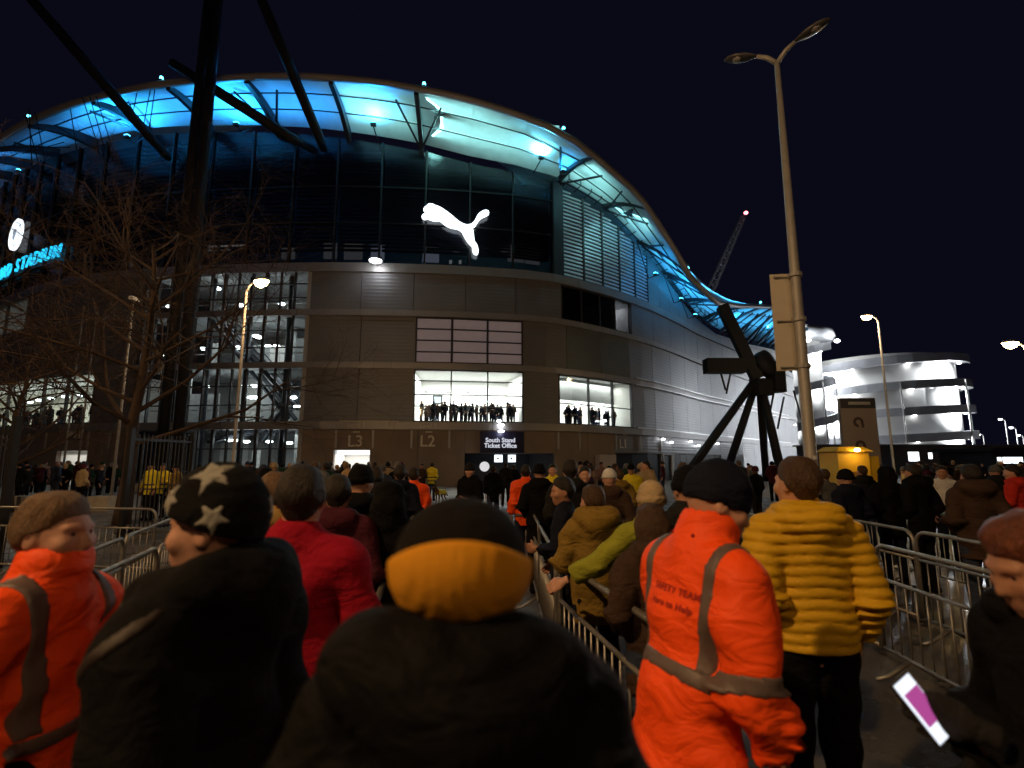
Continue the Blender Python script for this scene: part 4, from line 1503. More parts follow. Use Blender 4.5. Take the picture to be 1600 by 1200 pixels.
# ------------------------------------------------------------------ trees
def bare_tree(base, h, label, seed, lean=0.0, spread=1.0, dens=1.0, r0=0.19):
    rnd = random.Random(seed)
    tr = empty('bare_tree', base, 0, label, 'tree', None)
    trunk, crown = MB(), MB()

    def grow(p, d, L, r_, lvl, m):
        n = 5 if lvl < 2 else 3
        pts, rs = [p], [r_]
        q = p
        dd = d.copy()
        for i in range(n):
            dd = (dd + Vector((rnd.gauss(0, 1), rnd.gauss(0, 1), rnd.gauss(0, 0.7))) * (0.10 if lvl < 2 else 0.2) + Vector((0, 0, 0.05 if lvl < 3 else -0.02))).normalized()
            q = q + dd * (L / n)
            pts.append(q)
            rs.append(r_ * (1 - 0.62 * (i + 1) / n))
        m.tube(pts, rs, 8 if lvl == 0 else (5 if lvl < 3 else 3), cap=False)
        if lvl >= 6:
            return
        kids = [0, 5, 4, 4, 3, 2][lvl] if lvl else 0
        kids = max(2, round(kids * (dens if lvl > 1 else 1)))
        for k in range(kids):
            f = rnd.uniform(0.3, 1.0)
            i = min(n - 1, int(f * n))
            o = pts[i].lerp(pts[i + 1], f * n - i) if i < n else pts[-1]
            ang = rnd.uniform(0.45, 1.0)
            ax = dd.cross(Vector((rnd.gauss(0, 1), rnd.gauss(0, 1), rnd.gauss(0, 1)))).normalized()
            nd_ = (Matrix.Rotation(ang, 3, ax) @ dd).normalized()
            grow(o, nd_, L * rnd.uniform(0.5, 0.72), max(0.005, rs[i] * 0.55), lvl + 1, crown)
    # trunk with its leader, then the limbs
    pts = [Vector((0, 0, -0.1)), Vector((0, 0, 0.5))]
    x = Vector((0, 0, 0.5))
    rs = [r0 * 1.35, r0 * 1.05]
    for i in range(9):
        x = x + Vector((rnd.gauss(0, 0.06) + lean * 0.1, rnd.gauss(0, 0.06), (h * 0.8 - 0.5) / 9))
        pts.append(x.copy())
        rs.append(r0 * (1 - 0.085 * (i + 1)))
    trunk.tube(pts, rs, 10)
    for k in range(20):
        f = 0.30 + 0.68 * k / 19
        j = f * (len(pts) - 1)
        i = min(int(j), len(pts) - 2)
        o = pts[i].lerp(pts[i + 1], j - i)
        a = k * 2.4 + rnd.uniform(-0.4, 0.4)
        el = rnd.uniform(0.15, 0.6) + 0.35 * f
        d = Vector((math.cos(a) * math.cos(el) * spread, math.sin(a) * math.cos(el), math.sin(el))).normalized()
        grow(o, d, h * (0.50 - 0.28 * f) * rnd.uniform(0.8, 1.15) * (0.75 + 0.25 * spread), r0 * 0.42 * (1.15 - f * 0.6), 2, crown)
    trunk.build('trunk', BARK, tr, True)
    crown.build('crown', BARK, tr, True)
    return tr


bare_tree(ground_at(207, 15.5), 10.8, 'leafless tree with a dense twiggy crown beside the dark bar fence', 3, spread=1.3, dens=1.15)
bare_tree(ground_at(30, 19.0), 7.2, 'leafless tree with spreading twigs in front of the crest sign wall', 11, spread=1.25, dens=1.0, r0=0.16)

# ------------------------------------------------------------------ bar fences
def bar_fence(a, b_, h, label, nb, gate=False):
    a, b_ = Vector(a), Vector(b_)
    f = empty('bar_fence', a, 0, label, 'fence', 'dark bar fences by the trees')
    d = b_ - a
    L = d.length
    rz = math.atan2(d.y, d.x)
    f.rotation_euler = (0, 0, rz)
    bar = MB().tube([(0, 0, 0.12), (0, 0, h - 0.05)], 0.016, 6).mesh('bar')
    bar.materials.append(BLACKM)
    for i in range(nb):
        inst('bar', bar, f, (0.1 + (L - 0.2) * i / (nb - 1), 0, 0))
    for z in (0.18, h - 0.18):
        MB().box((L / 2, 0, z), (L / 2, 0.022, 0.03)).build('rail', BLACKM, f)
    for x in (0, L):
        MB().box((x, 0, h / 2 + 0.05), (0.055, 0.055, h / 2 + 0.05)).build('post', BLACKM, f)
    return f


bar_fence(ground_at(-150, 10.2), ground_at(27, 9.3), 2.55, 'dark steel bar gate standing by the leafless tree row', 26)
bar_fence(ground_at(208, 12.5), ground_at(305, 14.5), 2.55, 'dark steel bar fence panel beside the tree trunk', 15)
for x_, d, w_ in ((70, 20, 0.72), (175, 20, 0.42)):
    b = ground_at(x_, d)
    cb_ = MB().hexa([(-w_, -0.3, 0.0), (w_, -0.3, 0.0), (w_, 0.3, 0.0), (-w_, 0.3, 0.0), (-w_ + .04, -0.26, 0.52), (w_ - .04, -0.26, 0.52), (w_ - .04, 0.26, 0.52), (-w_ + .04, 0.26, 0.52)]).build('concrete_block', CONC)
    cb_.location = b
    tag(cb_, ('long' if w_ > 0.5 else 'short') + ' pale concrete block on the forecourt by the tree', 'block')

# ------------------------------------------------------------------ crowd barriers
BW, BH = 2.15, 1.08
fr = MB()
rc = 0.14
pts = [(-BW / 2, 0, 0.16), (-BW / 2, 0, BH - rc)]
for k in range(1, 6):
    a = math.pi - k * math.pi / 2 / 5
    pts.append((-BW / 2 + rc + rc * math.cos(a), 0, BH - rc + rc * math.sin(a)))
for k in range(0, 6):
    a = math.pi / 2 - k * math.pi / 2 / 5
    pts.append((BW / 2 - rc + rc * math.cos(a), 0, BH - rc + rc * math.sin(a)))
pts.append((BW / 2, 0, 0.16))
fr.tube(pts, 0.02, 7)
ME_FRAME = fr.mesh('frame', True)
ME_BRAIL = MB().tube([(-BW / 2, 0, 0.17), (BW / 2, 0, 0.17)], 0.018, 6).mesh('bottom_rail', True)
ME_MRAIL = MB().tube([(-BW / 2, 0, 0.78), (BW / 2, 0, 0.78)], 0.016, 6).mesh('mid_rail', True)
ME_BAR = MB().tube([(0, 0, 0.17), (0, 0, 0.78)], 0.0075, 5).mesh('bar', True)
ME_FOOT = MB().tube([(0, -0.3, 0.02), (0, -0.2, 0.045), (0, 0, 0.165), (0, 0.2, 0.045), (0, 0.3, 0.02)], 0.018, 6).mesh('foot', True)
for me in (ME_FRAME, ME_BRAIL, ME_MRAIL, ME_BAR, ME_FOOT):
    me.materials.append(GALV)


def barrier(a, b_, label, group):
    a, b_ = Vector((*a, 0)), Vector((*b_, 0))
    d = b_ - a
    f = empty('crowd_barrier', (a + b_) / 2, math.atan2(d.y, d.x), label, 'barrier', group)
    sx = d.length / BW * 0.985
    inst('frame', ME_FRAME, f, scale=(sx, 1, 1))
    inst('bottom_rail', ME_BRAIL, f, scale=(sx, 1, 1))
    inst('mid_rail', ME_MRAIL, f, scale=(sx, 1, 1))
    n = 17
    for i in range(1, n):
        inst('bar', ME_BAR, f, ((-BW / 2 + BW * i / n) * sx, 0, 0))
    for x in (-0.72, 0.72):
        inst('foot', ME_FOOT, f, (x * sx, 0, 0))
    return f


def barrier_line(pts, label, group):
    for a, b_ in zip(pts[:-1], pts[1:]):
        barrier(a, b_, label, group)


barrier_line([(0.20, 12.6), (0.25, 10.5), (0.30, 8.4), (0.33, 6.4), (0.36, 4.35)], 'steel crowd barrier between the open lane and the queue in olive coats', 'barriers along the olive coat side of the open lane')
barrier((0.37, 4.2), (0.76, 2.2), 'steel crowd barrier beside the orange safety jacket, angled across the lane', None)
barrier_line([(-1.75, 11.0), (-1.55, 8.9), (-1.32, 6.8), (-1.02, 4.7), (-0.70, 2.65)], 'steel crowd barrier between the open lane and the queue in black coats', 'barriers along the black coat side of the open lane')
barrier_line([(6.35, 10.9), (6.3, 8.75), (6.3, 6.6), (6.25, 4.5)], 'steel crowd barrier beside the dark coats at the far pen', 'barriers of the far pen')
barrier_line([(3.5, 9.3), (3.45, 7.15), (3.4, 5.0), (3.3, 2.9)], 'steel crowd barrier of the empty pen beside the yellow quilted jacket', 'barriers of the near pen')
barrier_line([(4.5, 8.0), (4.45, 5.85), (4.4, 3.7)], 'steel crowd barrier down the middle of the empty pens', 'barriers between the pens')
barrier((3.45, 7.25), (4.45, 8.1), 'steel crowd barrier closing the end of the empty pen', None)
barrier_line([(-3.2, 3.4), (-3.95, 5.4), (-4.7, 7.4), (-5.4, 9.4)], 'steel crowd barrier slanting across the paving behind the star hat', 'slanting barriers behind the star hat')
barrier_line([(-2.6, 2.9), (-3.2, 4.8), (-3.85, 6.8)], 'steel crowd barrier of the second slanting row behind the star hat', 'second slanting row of barriers')
barrier_line([(-9.9, 9.0), (-7.8, 8.7), (-5.7, 8.45)], 'steel crowd barrier in the cross row by the concrete blocks', 'cross row of barriers by the concrete blocks')

# ------------------------------------------------------------------ people: one smooth surface from a distance field
F32 = np.float32


class Fld:
    def __init__(s, xs, ys, zs):
        s.xs, s.ys, s.zs = [np.asarray(a, F32) for a in (xs, ys, zs)]
        s.D = np.full((len(xs), len(ys), len(zs)), 1.0, F32)

    def like(s):
        return Fld(s.xs, s.ys, s.zs)

    def _sub(s, lo, hi):
        r = []
        for a, l, h in zip((s.xs, s.ys, s.zs), lo, hi):
            i0, i1 = np.searchsorted(a, l), np.searchsorted(a, h)
            r.append(slice(max(0, i0 - 1), min(len(a), i1 + 1)))
        return tuple(r)

    def grid(s, sl=None):
        if sl is None:
            sl = (slice(None),) * 3
        return s.xs[sl[0]][:, None, None], s.ys[sl[1]][None, :, None], s.zs[sl[2]][None, None, :]

    def put(s, sl, d, k, op):
        D = s.D[sl]
        if op == 'u':
            if k > 0:
                h = np.clip(0.5 + 0.5 * (D - d) / k, 0, 1)
                s.D[sl] = D * (1 - h) + d * h - k * h * (1 - h)
            else:
                s.D[sl] = np.minimum(D, d)
        else:                                             # smooth subtraction
            h = np.clip(0.5 - 0.5 * (D + d) / max(k, 1e-4), 0, 1)
            s.D[sl] = D * (1 - h) - d * h + k * h * (1 - h)

    def cone(s, a, b, ra, rb, k=0.03, sc=(1, 1, 1), xf=None, op='u'):
        a, b = np.array(a, float), np.array(b, float)
        pad = max(ra, rb) * max(sc) + k + 0.05
        ca, cb = (xf.fwd(a), xf.fwd(b)) if xf else (a, b)
        sl = s._sub(np.minimum(ca, cb) - pad, np.maximum(ca, cb) + pad)
        X, Y, Z = s.grid(sl)
        if X.size == 0 or Y.size == 0 or Z.size == 0: return s
        if xf:
            X, Y, Z = xf.inv(X, Y, Z)
        ab = b - a
        L = max(float(ab @ ab), 1e-9)
        t = np.clip(((X - a[0]) * ab[0] + (Y - a[1]) * ab[1] + (Z - a[2]) * ab[2]) / L, 0, 1)
        dx, dy, dz = (X - a[0] - t * ab[0]) / sc[0], (Y - a[1] - t * ab[1]) / sc[1], (Z - a[2] - t * ab[2]) / sc[2]
        d = (np.sqrt(dx * dx + dy * dy + dz * dz) - (ra + (rb - ra) * t)) * min(sc)
        s.put(sl, d.astype(F32), k, op)
        return s

    def ell(s, c, r, k=0.02, xf=None, op='u'):
        c = np.array(c, float)
        pad = max(r) + k + 0.05
        cc = xf.fwd(c) if xf else c
        sl = s._sub(cc - pad, cc + pad)
        X, Y, Z = s.grid(sl)
        if X.size == 0 or Y.size == 0 or Z.size == 0: return s
        if xf:
            X, Y, Z = xf.inv(X, Y, Z)
        dx, dy, dz = (X - c[0]) / r[0], (Y - c[1]) / r[1], (Z - c[2]) / r[2]
        q = np.sqrt(dx * dx + dy * dy + dz * dz)
        g = np.sqrt((dx / r[0]) ** 2 + (dy / r[1]) ** 2 + (dz / r[2]) ** 2) + 1e-6
        s.put(sl, (q * (q - 1) / g).astype(F32), k, op)
        return s

    def folds(s, amp, seed=0, freq=1.0):
        X, Y, Z = s.grid()
        rr = np.random.RandomState(seed)
        f = 0
        for i in range(4):
            kx, ky, kz = rr.uniform(-14, 14), rr.uniform(-14, 14), rr.uniform(16, 34)
            px, pz = rr.uniform(0, 6.3, 2)
            f = f + np.sin((kx * X + ky * Y + kz * Z) * freq + px + 1.4 * np.sin(9 * X * freq + 7 * Z * freq + 6 * Y + pz))
        s.D += (amp * f * 0.5).astype(F32)
        return s

    def quilt(s, amp, period, tilt=0.0):
        X, Y, Z = s.grid()
        ph = np.pi * (Z + tilt * np.abs(X) + 0.006 * np.sin(23 * X + 11 * Y)) / period
        s.D += (amp * (0.5 - np.abs(np.sin(ph)) ** 0.6)).astype(F32)
        return s

    def clip(s, fn):
        s.D = np.maximum(s.D, fn(*s.grid()).astype(F32))
        return s

    def mesh(s, name):
        D = s.D.copy()
        D[0], D[-1], D[:, 0], D[:, -1], D[:, :, 0], D[:, :, -1] = 1, 1, 1, 1, 1, 1
        ins = D < 0
        nx, ny, nz = D.shape
        cnt = np.zeros((nx - 1, ny - 1, nz - 1), np.int8)
        for i in (0, 1):
            for j in (0, 1):
                for k in (0, 1):
                    cnt += ins[i:nx - 1 + i, j:ny - 1 + j, k:nz - 1 + k]
        mix = (cnt > 0) & (cnt < 8)
        I = np.argwhere(mix)
        if len(I) == 0:
            return bpy.data.meshes.new(name)
        idx = np.full(mix.shape, -1, np.int32)
        idx[mix] = np.arange(len(I))
        acc = np.zeros((len(I), 3))
        num = np.zeros(len(I))
        cr = [(i, j, k) for i in (0, 1) for j in (0, 1) for k in (0, 1)]
        G = (s.xs, s.ys, s.zs)
        for c in cr:
            for ax in range(3):
                if c[ax] == 0:
                    e = list(c); e[ax] = 1
                    A, B = I + np.array(c), I + np.array(e)
                    d0, d1 = D[tuple(A.T)], D[tuple(B.T)]
                    m = (d0 < 0) != (d1 < 0)
                    t = np.where(m, d0 / np.where(m, d0 - d1, 1), 0)
                    for q in range(3):
                        a, b = G[q][A[:, q]], G[q][B[:, q]]
                        acc[:, q] += np.where(m, a + (b - a) * t, 0)
                    num += m
        V = acc / num[:, None]
        Fs = []
        for ax in range(3):
            o = [1, 1, 1]; o[ax] = 0
            hi = [0, 0, 0]; hi[ax] = 1
            sl0 = tuple(slice(o[q], (nx, ny, nz)[q] - 1) for q in range(3))
            sl1 = tuple(slice(o[q] + hi[q], (nx, ny, nz)[q] - 1 + hi[q]) for q in range(3))
            a, b = ins[sl0], ins[sl1]
            for flip in (False, True):
                E = np.argwhere((a & ~b) if not flip else (~a & b)) + np.array(o)
                if len(E) == 0:
                    continue
                p, q = (ax + 1) % 3, (ax + 2) % 3
                dp, dq = np.zeros(3, int), np.zeros(3, int)
                dp[p], dq[q] = 1, 1
                c = [E - dp - dq, E - dq, E, E - dp]
                ids = np.stack([idx[tuple(x.T)] for x in c], 1)
                if flip:
                    ids = ids[:, ::-1]
                Fs.append(ids)
        Fa = np.concatenate(Fs)
        Fa = Fa[(Fa >= 0).all(1)]
        me = bpy.data.meshes.new(name)
        me.vertices.add(len(V))
        me.vertices.foreach_set('co', V.astype(F32).ravel())
        me.loops.add(len(Fa) * 4)
        me.loops.foreach_set('vertex_index', Fa.astype(np.int32).ravel())
        me.polygons.add(len(Fa))
        me.polygons.foreach_set('loop_start', np.arange(0, len(Fa) * 4, 4, dtype=np.int32))
        me.polygons.foreach_set('use_smooth', np.ones(len(Fa), bool))
        me.update(calc_edges=True)
        return me


class Xf:
    """turn about a pivot: yaw (left positive), pitch (down positive), roll"""
    def __init__(s, o, yaw=0, pitch=0, roll=0):
        s.o = np.array(o, float)
        R = Matrix.Rotation(yaw, 3, 'Z') @ Matrix.Rotation(-pitch, 3, 'X') @ Matrix.Rotation(roll, 3, 'Y')
        s.R = np.array(R)
        s.M = R

    def fwd(s, p):
        return s.R @ (np.array(p) - s.o) + s.o

    def inv(s, X, Y, Z):
        x, y, z = X - s.o[0], Y - s.o[1], Z - s.o[2]
        R = s.R
        return (R[0, 0] * x + R[1, 0] * y + R[2, 0] * z + s.o[0], R[0, 1] * x + R[1, 1] * y + R[2, 1] * z + s.o[1],
                R[0, 2] * x + R[1, 2] * y + R[2, 2] * z + s.o[2])


PIV = (0, -0.01, 1.5)
ARM_DOWN = ((0.222, -0.03, 1.14), (0.225, 0.07, 0.90))
ARM_POCKET = ((0.245, -0.08, 1.16), (0.18, 0.10, 1.0))
ARM_FRONT = ((0.25, 0.03, 1.16), (0.10, 0.24, 1.14))


def arms_of(l, r_):
    """l is the arm at -x, r at +x; both given on the +x side"""
    return [tuple((-p[0], p[1], p[2]) for p in l), tuple(r_)]


def axis(lo, hi, fine, coarse, f0, f1):
    """grid coordinates, fine between f0 and f1"""
    a = list(np.arange(lo, f0, coarse)) + list(np.arange(f0, f1, fine)) + list(np.arange(f1, hi, coarse))
    return np.array(a)


def bgrid(h, arms, fine_head=None, zlo=-0.03, zhi=1.86):
    pts = np.array([p for a in arms for p in a] + [(0.32, 0.25, 0), (-0.32, -0.32, 0)])
    lo, hi = pts.min(0) - 0.14, pts.max(0) + 0.14
    if fine_head:
        return Fld(axis(lo[0], hi[0], fine_head, h, -0.12, 0.12), axis(lo[1], hi[1], fine_head, h, -0.14, 0.15), axis(zlo, zhi, fine_head, h, 1.44, zhi))
    return Fld(np.arange(lo[0], hi[0], h), np.arange(lo[1], hi[1], h), np.arange(zlo, zhi, h))


def head_prims(f, xf, fine):
    f.ell((0, -0.005, 1.655), (0.077, 0.098, 0.100), 0.02, xf)
    f.ell((0, 0.03, 1.595), (0.062, 0.072, 0.085), 0.035, xf)
    f.cone((0, 0.062, 1.545), (0, 0.07, 1.543), 0.026, 0.022, 0.03, xf=xf)
    f.cone((0, 0.093, 1.645), (0, 0.112, 1.608), 0.008, 0.0125, 0.014, xf=xf)
    if fine:
        f.cone((-0.012, 0.098, 1.603), (0.012, 0.098, 1.603), 0.008, 0.008, 0.01, xf=xf)
        for sx in (-1, 1):
            f.ell((sx * 0.032, 0.100, 1.642), (0.019, 0.014, 0.013), 0.014, xf, 's')
            f.cone((sx * 0.012, 0.094, 1.664), (sx * 0.05, 0.078, 1.662), 0.009, 0.008, 0.014, xf=xf)
            f.ell((sx * 0.045, 0.068, 1.612), (0.025, 0.024, 0.022), 0.025, xf)
        f.cone((-0.02, 0.094, 1.577), (0.02, 0.094, 1.577), 0.007, 0.007, 0.007, xf=xf)
        f.cone((-0.018, 0.093, 1.564), (0.018, 0.093, 1.564), 0.008, 0.008, 0.007, xf=xf)
    for sx in (-1, 1):
        f.ell((sx * 0.079, -0.008, 1.63), (0.011, 0.02, 0.033), 0.008, xf)
        if fine:
            f.ell((sx * 0.088, -0.002, 1.634), (0.006, 0.010, 0.018), 0.006, xf, 's')


def body_mesh(name, arms, xf, h=0.022, fine=None, stride=0.0):
    f = bgrid(h, arms, fine)
    f.cone((0, -0.012, 1.44), (0, 0.0, 1.56), 0.062, 0.056, 0.03)
    f.cone((0, 0, 0.95), (0, 0, 1.32), 0.135, 0.15, 0.05, (1, 0.68, 1))
    f.cone((-0.13, -0.01, 1.41), (0.13, -0.01, 1.41), 0.055, 0.055, 0.06)
    for sx, (e, w) in zip((-1, 1), arms):
        f.cone((sx * 0.165, -0.01, 1.41), e, 0.05, 0.04, 0.03)
        wv = np.array(e) + (np.array(w) - np.array(e)) * 0.6
        f.cone(e, wv, 0.038, 0.027, 0.02)
        st = stride * sx
        f.cone((sx * 0.085, 0, 0.93), (sx * 0.095, st + 0.02, 0.5), 0.085, 0.055, 0.03)
        f.cone((sx * 0.095, st + 0.02, 0.5), (sx * 0.1, st * 1.6 - 0.01, 0.08), 0.052, 0.036, 0.02)
        f.cone((sx * 0.1, st * 1.6 - 0.01, 0.05), (sx * 0.105, st * 1.6 + 0.12, 0.035), 0.034, 0.026, 0.02)
    head_prims(f, xf, bool(fine))
    return f.mesh(name)


def jacket_field(arms, h, b=0.02, hem=0.86, hood=None, collar=True, xf=None, fold=0.006, seed=1, quilt=0.0, qp=0.06, sleeve=0.0, ch=1.535, flare=0.0):
    f = bgrid(h, arms, zlo=hem - 0.05, zhi=1.86 if hood == 'up' else 1.68)
    f.cone((0, -0.005, hem - 0.05), (0, -0.005, 1.02), 0.165 + b + flare, 0.155 + b, 0.05, (1, 0.72, 1))
    f.cone((0, -0.005, 1.02), (0, -0.005, 1.31), 0.155 + b, 0.168 + b, 0.06, (1, 0.70, 1))
    f.cone((-0.125, -0.012, 1.405), (0.125, -0.012, 1.405), 0.068 + b * 0.7, 0.068 + b * 0.7, 0.07)
    for sx in (-1, 1):
        f.cone((0, -0.01, 1.47), (sx * 0.14, -0.012, 1.44), 0.065 + b * 0.4, 0.05 + b * 0.5, 0.05)
    for sx, (e, w) in zip((-1, 1), arms):
        sh, e, w = np.array((sx * 0.178, -0.01, 1.405)), np.array(e), np.array(w)
        md = sh + (e - sh) * 0.3
        f.cone(sh, md, 0.066 + b + sleeve, 0.063 + b + sleeve, 0.035)
        f.cone(md, e, 0.063 + b + sleeve, 0.056 + b + sleeve, 0.008)
        f.cone(e, w, 0.055 + b + sleeve, 0.043 + b * 0.7 + sleeve * 0.6, 0.008)
        # bunched cloth on the inside of the elbow and along the forearm
        for q, rr_ in ((0.05, 0.012), (0.22, 0.011), (0.4, 0.009), (0.62, 0.008)):
            c = e + (w - e) * q
            dv = (w - e) / np.linalg.norm(w - e)
            f.cone(c - np.array((0.02 * sx, 0.02, 0)), c + np.array((0.02 * sx, 0.02, 0.012)), 0.052 + b + sleeve + rr_ * 0.5 - 0.018 * q, 0.05 + b + sleeve + rr_ * 0.4 - 0.018 * q, 0.006, (1, 1, 0.35))
    if collar:
        f.cone((0, -0.012, 1.45), (0, 0.0, ch), 0.072 + b * 0.5, 0.074 + b * 0.3, 0.02)
    if hood == 'down':
        f.cone((-0.075, -0.085, 1.485), (0.075, -0.085, 1.485), 0.062 + b * .5, 0.062 + b * .5, 0.03)
        f.cone((0, -0.115, 1.46), (0, -0.115, 1.36), 0.065 + b * .4, 0.03, 0.03, (1.25, 0.8, 1))
        for sx in (-1, 1):
            f.cone((sx * 0.09, -0.07, 1.50), (sx * 0.085, 0.06, 1.50), 0.045 + b * .4, 0.035 + b * .3, 0.03)
    if hood == 'big':
        f.cone((-0.10, -0.075, 1.525), (0.10, -0.075, 1.525), 0.068 + b * .5, 0.068 + b * .5, 0.035)
        f.cone((0, -0.14, 1.49), (0, -0.12, 1.33), 0.085 + b * .4, 0.03, 0.04, (1.35, 0.8, 1))
        for sx in (-1, 1):
            f.cone((sx * 0.115, -0.06, 1.53), (sx * 0.09, 0.08, 1.50), 0.055 + b * .4, 0.045 + b * .3, 0.03)
    if hood == 'up':
        f.ell((0, -0.02, 1.645), (0.112, 0.128, 0.140), 0.03, xf)
        f.cone((0, -0.05, 1.50), (0, -0.03, 1.60), 0.10, 0.11, 0.05)
        f.ell((0, 0.125, 1.62), (0.082, 0.10, 0.105), 0.02, xf, 's')
    if quilt:
        f.quilt(quilt, qp)
    if fold:
        f.folds(fold, seed)
    f.clip(lambda X, Y, Z: hem - Z + 0 * X + 0 * Y)
    # open cuffs and neck
    for sx, (e, w) in zip((-1, 1), arms):
        e, w = np.array(e), np.array(w)
        d = (w - e) / np.linalg.norm(w - e)
        f.cone(w + d * 0.012, w + d * 0.2, 0.09, 0.12, 0.004, op='s')
    if hood != 'up':
        f.ell((0, 0.0, 1.60), (0.069, 0.072, 0.075), 0.01, op='s')
    return f


def trousers_mesh(name, h=0.025, stride=0.0, wide=0.0):
    f = Fld(np.arange(-0.3, 0.3, h), np.arange(-0.4, 0.4, h), np.arange(0.0, 1.12, h))
    f.cone((-0.05, -0.005, 0.97), (0.05, -0.005, 0.97), 0.125, 0.125, 0.03, (1, 0.85, 1))
    for sx in (-1, 1):
        st = stride * sx
        f.cone((sx * 0.088, -0.005, 0.90), (sx * 0.098, st + 0.02, 0.5), 0.100 + wide, 0.074 + wide, 0.03)
        f.cone((sx * 0.098, st + 0.02, 0.5), (sx * 0.102, st * 1.6 - 0.01, 0.10), 0.073 + wide, 0.062 + wide, 0.02)
    f.folds(0.005, 4)
    f.clip(lambda X, Y, Z: 0.07 - Z + 0 * X + 0 * Y)
    return f.mesh(name)


def shoe_mesh():
    f = Fld(np.arange(-0.09, 0.09, 0.012), np.arange(-0.14, 0.24, 0.012), np.arange(-0.03, 0.16, 0.012))
    f.cone((0, -0.05, 0.045), (0.005, 0.13, 0.038), 0.046, 0.042, 0.02)
    f.cone((0, -0.03, 0.05), (0, -0.02, 0.11), 0.05, 0.045, 0.02)
    f.clip(lambda X, Y, Z: 0.002 - Z + 0 * X + 0 * Y)
    return f.mesh('shoe')


def hair_mesh(name, xf, style='short', h=0.011, seed=0):
    f = Fld(np.arange(-0.2, 0.2, h), np.arange(-0.24, 0.2, h), np.arange(1.22 if style == 'long' else 1.5, 1.83, h))
    t0 = {'short': 0.011, 'crop': 0.005, 'full': 0.016, 'long': 0.018}[style]
    X, Y, Z = f.grid()
    if xf:
        X, Y, Z = xf.inv(X, Y, Z)
    X, Y, Z = X + 0 * Y + 0 * Z, Y + 0 * X + 0 * Z, Z + 0 * X + 0 * Y
    hd = f.like()
    head_prims(hd, xf, False)
    hd.cone((0, -0.012, 1.44), (0, 0.0, 1.56), 0.062, 0.056, 0.03)
    d = hd.D
    # the hairline: nape, round the ear, temple, forehead; the hair thins out towards it
    line = np.interp(Y, [-0.12, -0.06, -0.035, -0.01, 0.025, 0.05, 0.08, 0.1], [1.556, 1.562, 1.585, 1.655, 1.662, 1.680, 1.705, 1.714])
    if style == 'long':
        line = np.interp(Y, [-0.12, 0.02, 0.05, 0.08, 0.1], [1.5, 1.5, 1.672, 1.70, 1.71])
    t = t0 * (0.28 + 0.72 * np.clip((Z - line) / 0.06, 0, 1))
    t = np.where(Z > 1.70, t * (1 + 0.35 * np.clip((Z - 1.70) / 0.05, 0, 1)), t)
    rr = np.random.RandomState(seed)
    n = 0
    for i in range(4):
        k = rr.uniform(-110, 110, 3)
        n = n + np.sin(k[0] * X + k[1] * Y + 0.5 * k[2] * Z + rr.uniform(0, 6))
    t = t + 0.0016 * n * np.clip((Z - line) / 0.03, 0, 1)
    f.D = np.minimum(np.maximum(d - t, line - Z - 0.01), 1).astype(F32)
    if style == 'long':
        f.cone((0, -0.07, 1.62), (0, -0.10, 1.34), 0.085, 0.055, 0.03, (1, 0.6, 1))
        for sx in (-1, 1):
            f.cone((sx * 0.075, -0.02, 1.63), (sx * 0.085, -0.03, 1.40), 0.03, 0.022, 0.03)
        f.folds(0.003, 3, 3.0)
    return f.mesh(name)


def hat_field(xf, h=0.01, z0=1.625, slant=0.12, puff=0.0, bulge=0.0):
    f = Fld(np.arange(-0.24, 0.24, h), np.arange(-0.24, 0.24, h), np.arange(1.5, 1.90, h))
    f.ell((0, -0.006, 1.672), (0.091 + puff, 0.113 + puff, 0.112 + bulge), 0.01, xf)
    X, Y, Z = f.grid()
    X, Y, Z = xf.inv(X, Y, Z)
    f.zz = (Z - z0 - slant * Y) + 0 * X
    f.lx, f.ly, f.lz = X + 0 * Y + 0 * Z, Y + 0 * X + 0 * Z, Z + 0 * X + 0 * Y
    return f


def hat_mesh(name, xf, h=0.01, cuff=0.05, rib=0.0015, **kw):
    f = hat_field(xf, h, **kw)
    base = f.D.copy()
    if cuff:
        band = base - 0.010 - 0.0015 * np.sin(f.lx * 260) * (rib > 0)
        band = np.maximum(band, f.zz - cuff)
        k = 0.008
        hh = np.clip(0.5 + 0.5 * (base - band) / k, 0, 1)
        f.D = base * (1 - hh) + band * hh - k * hh * (1 - hh)
    f.D = np.maximum(f.D, -f.zz).astype(F32)
    f.D += (0.0018 * np.sin(f.lx * 70 + 3 * np.sin(f.lz * 40)) * np.sin(f.ly * 60 + f.lz * 25)).astype(F32)
    return f.mesh(name)


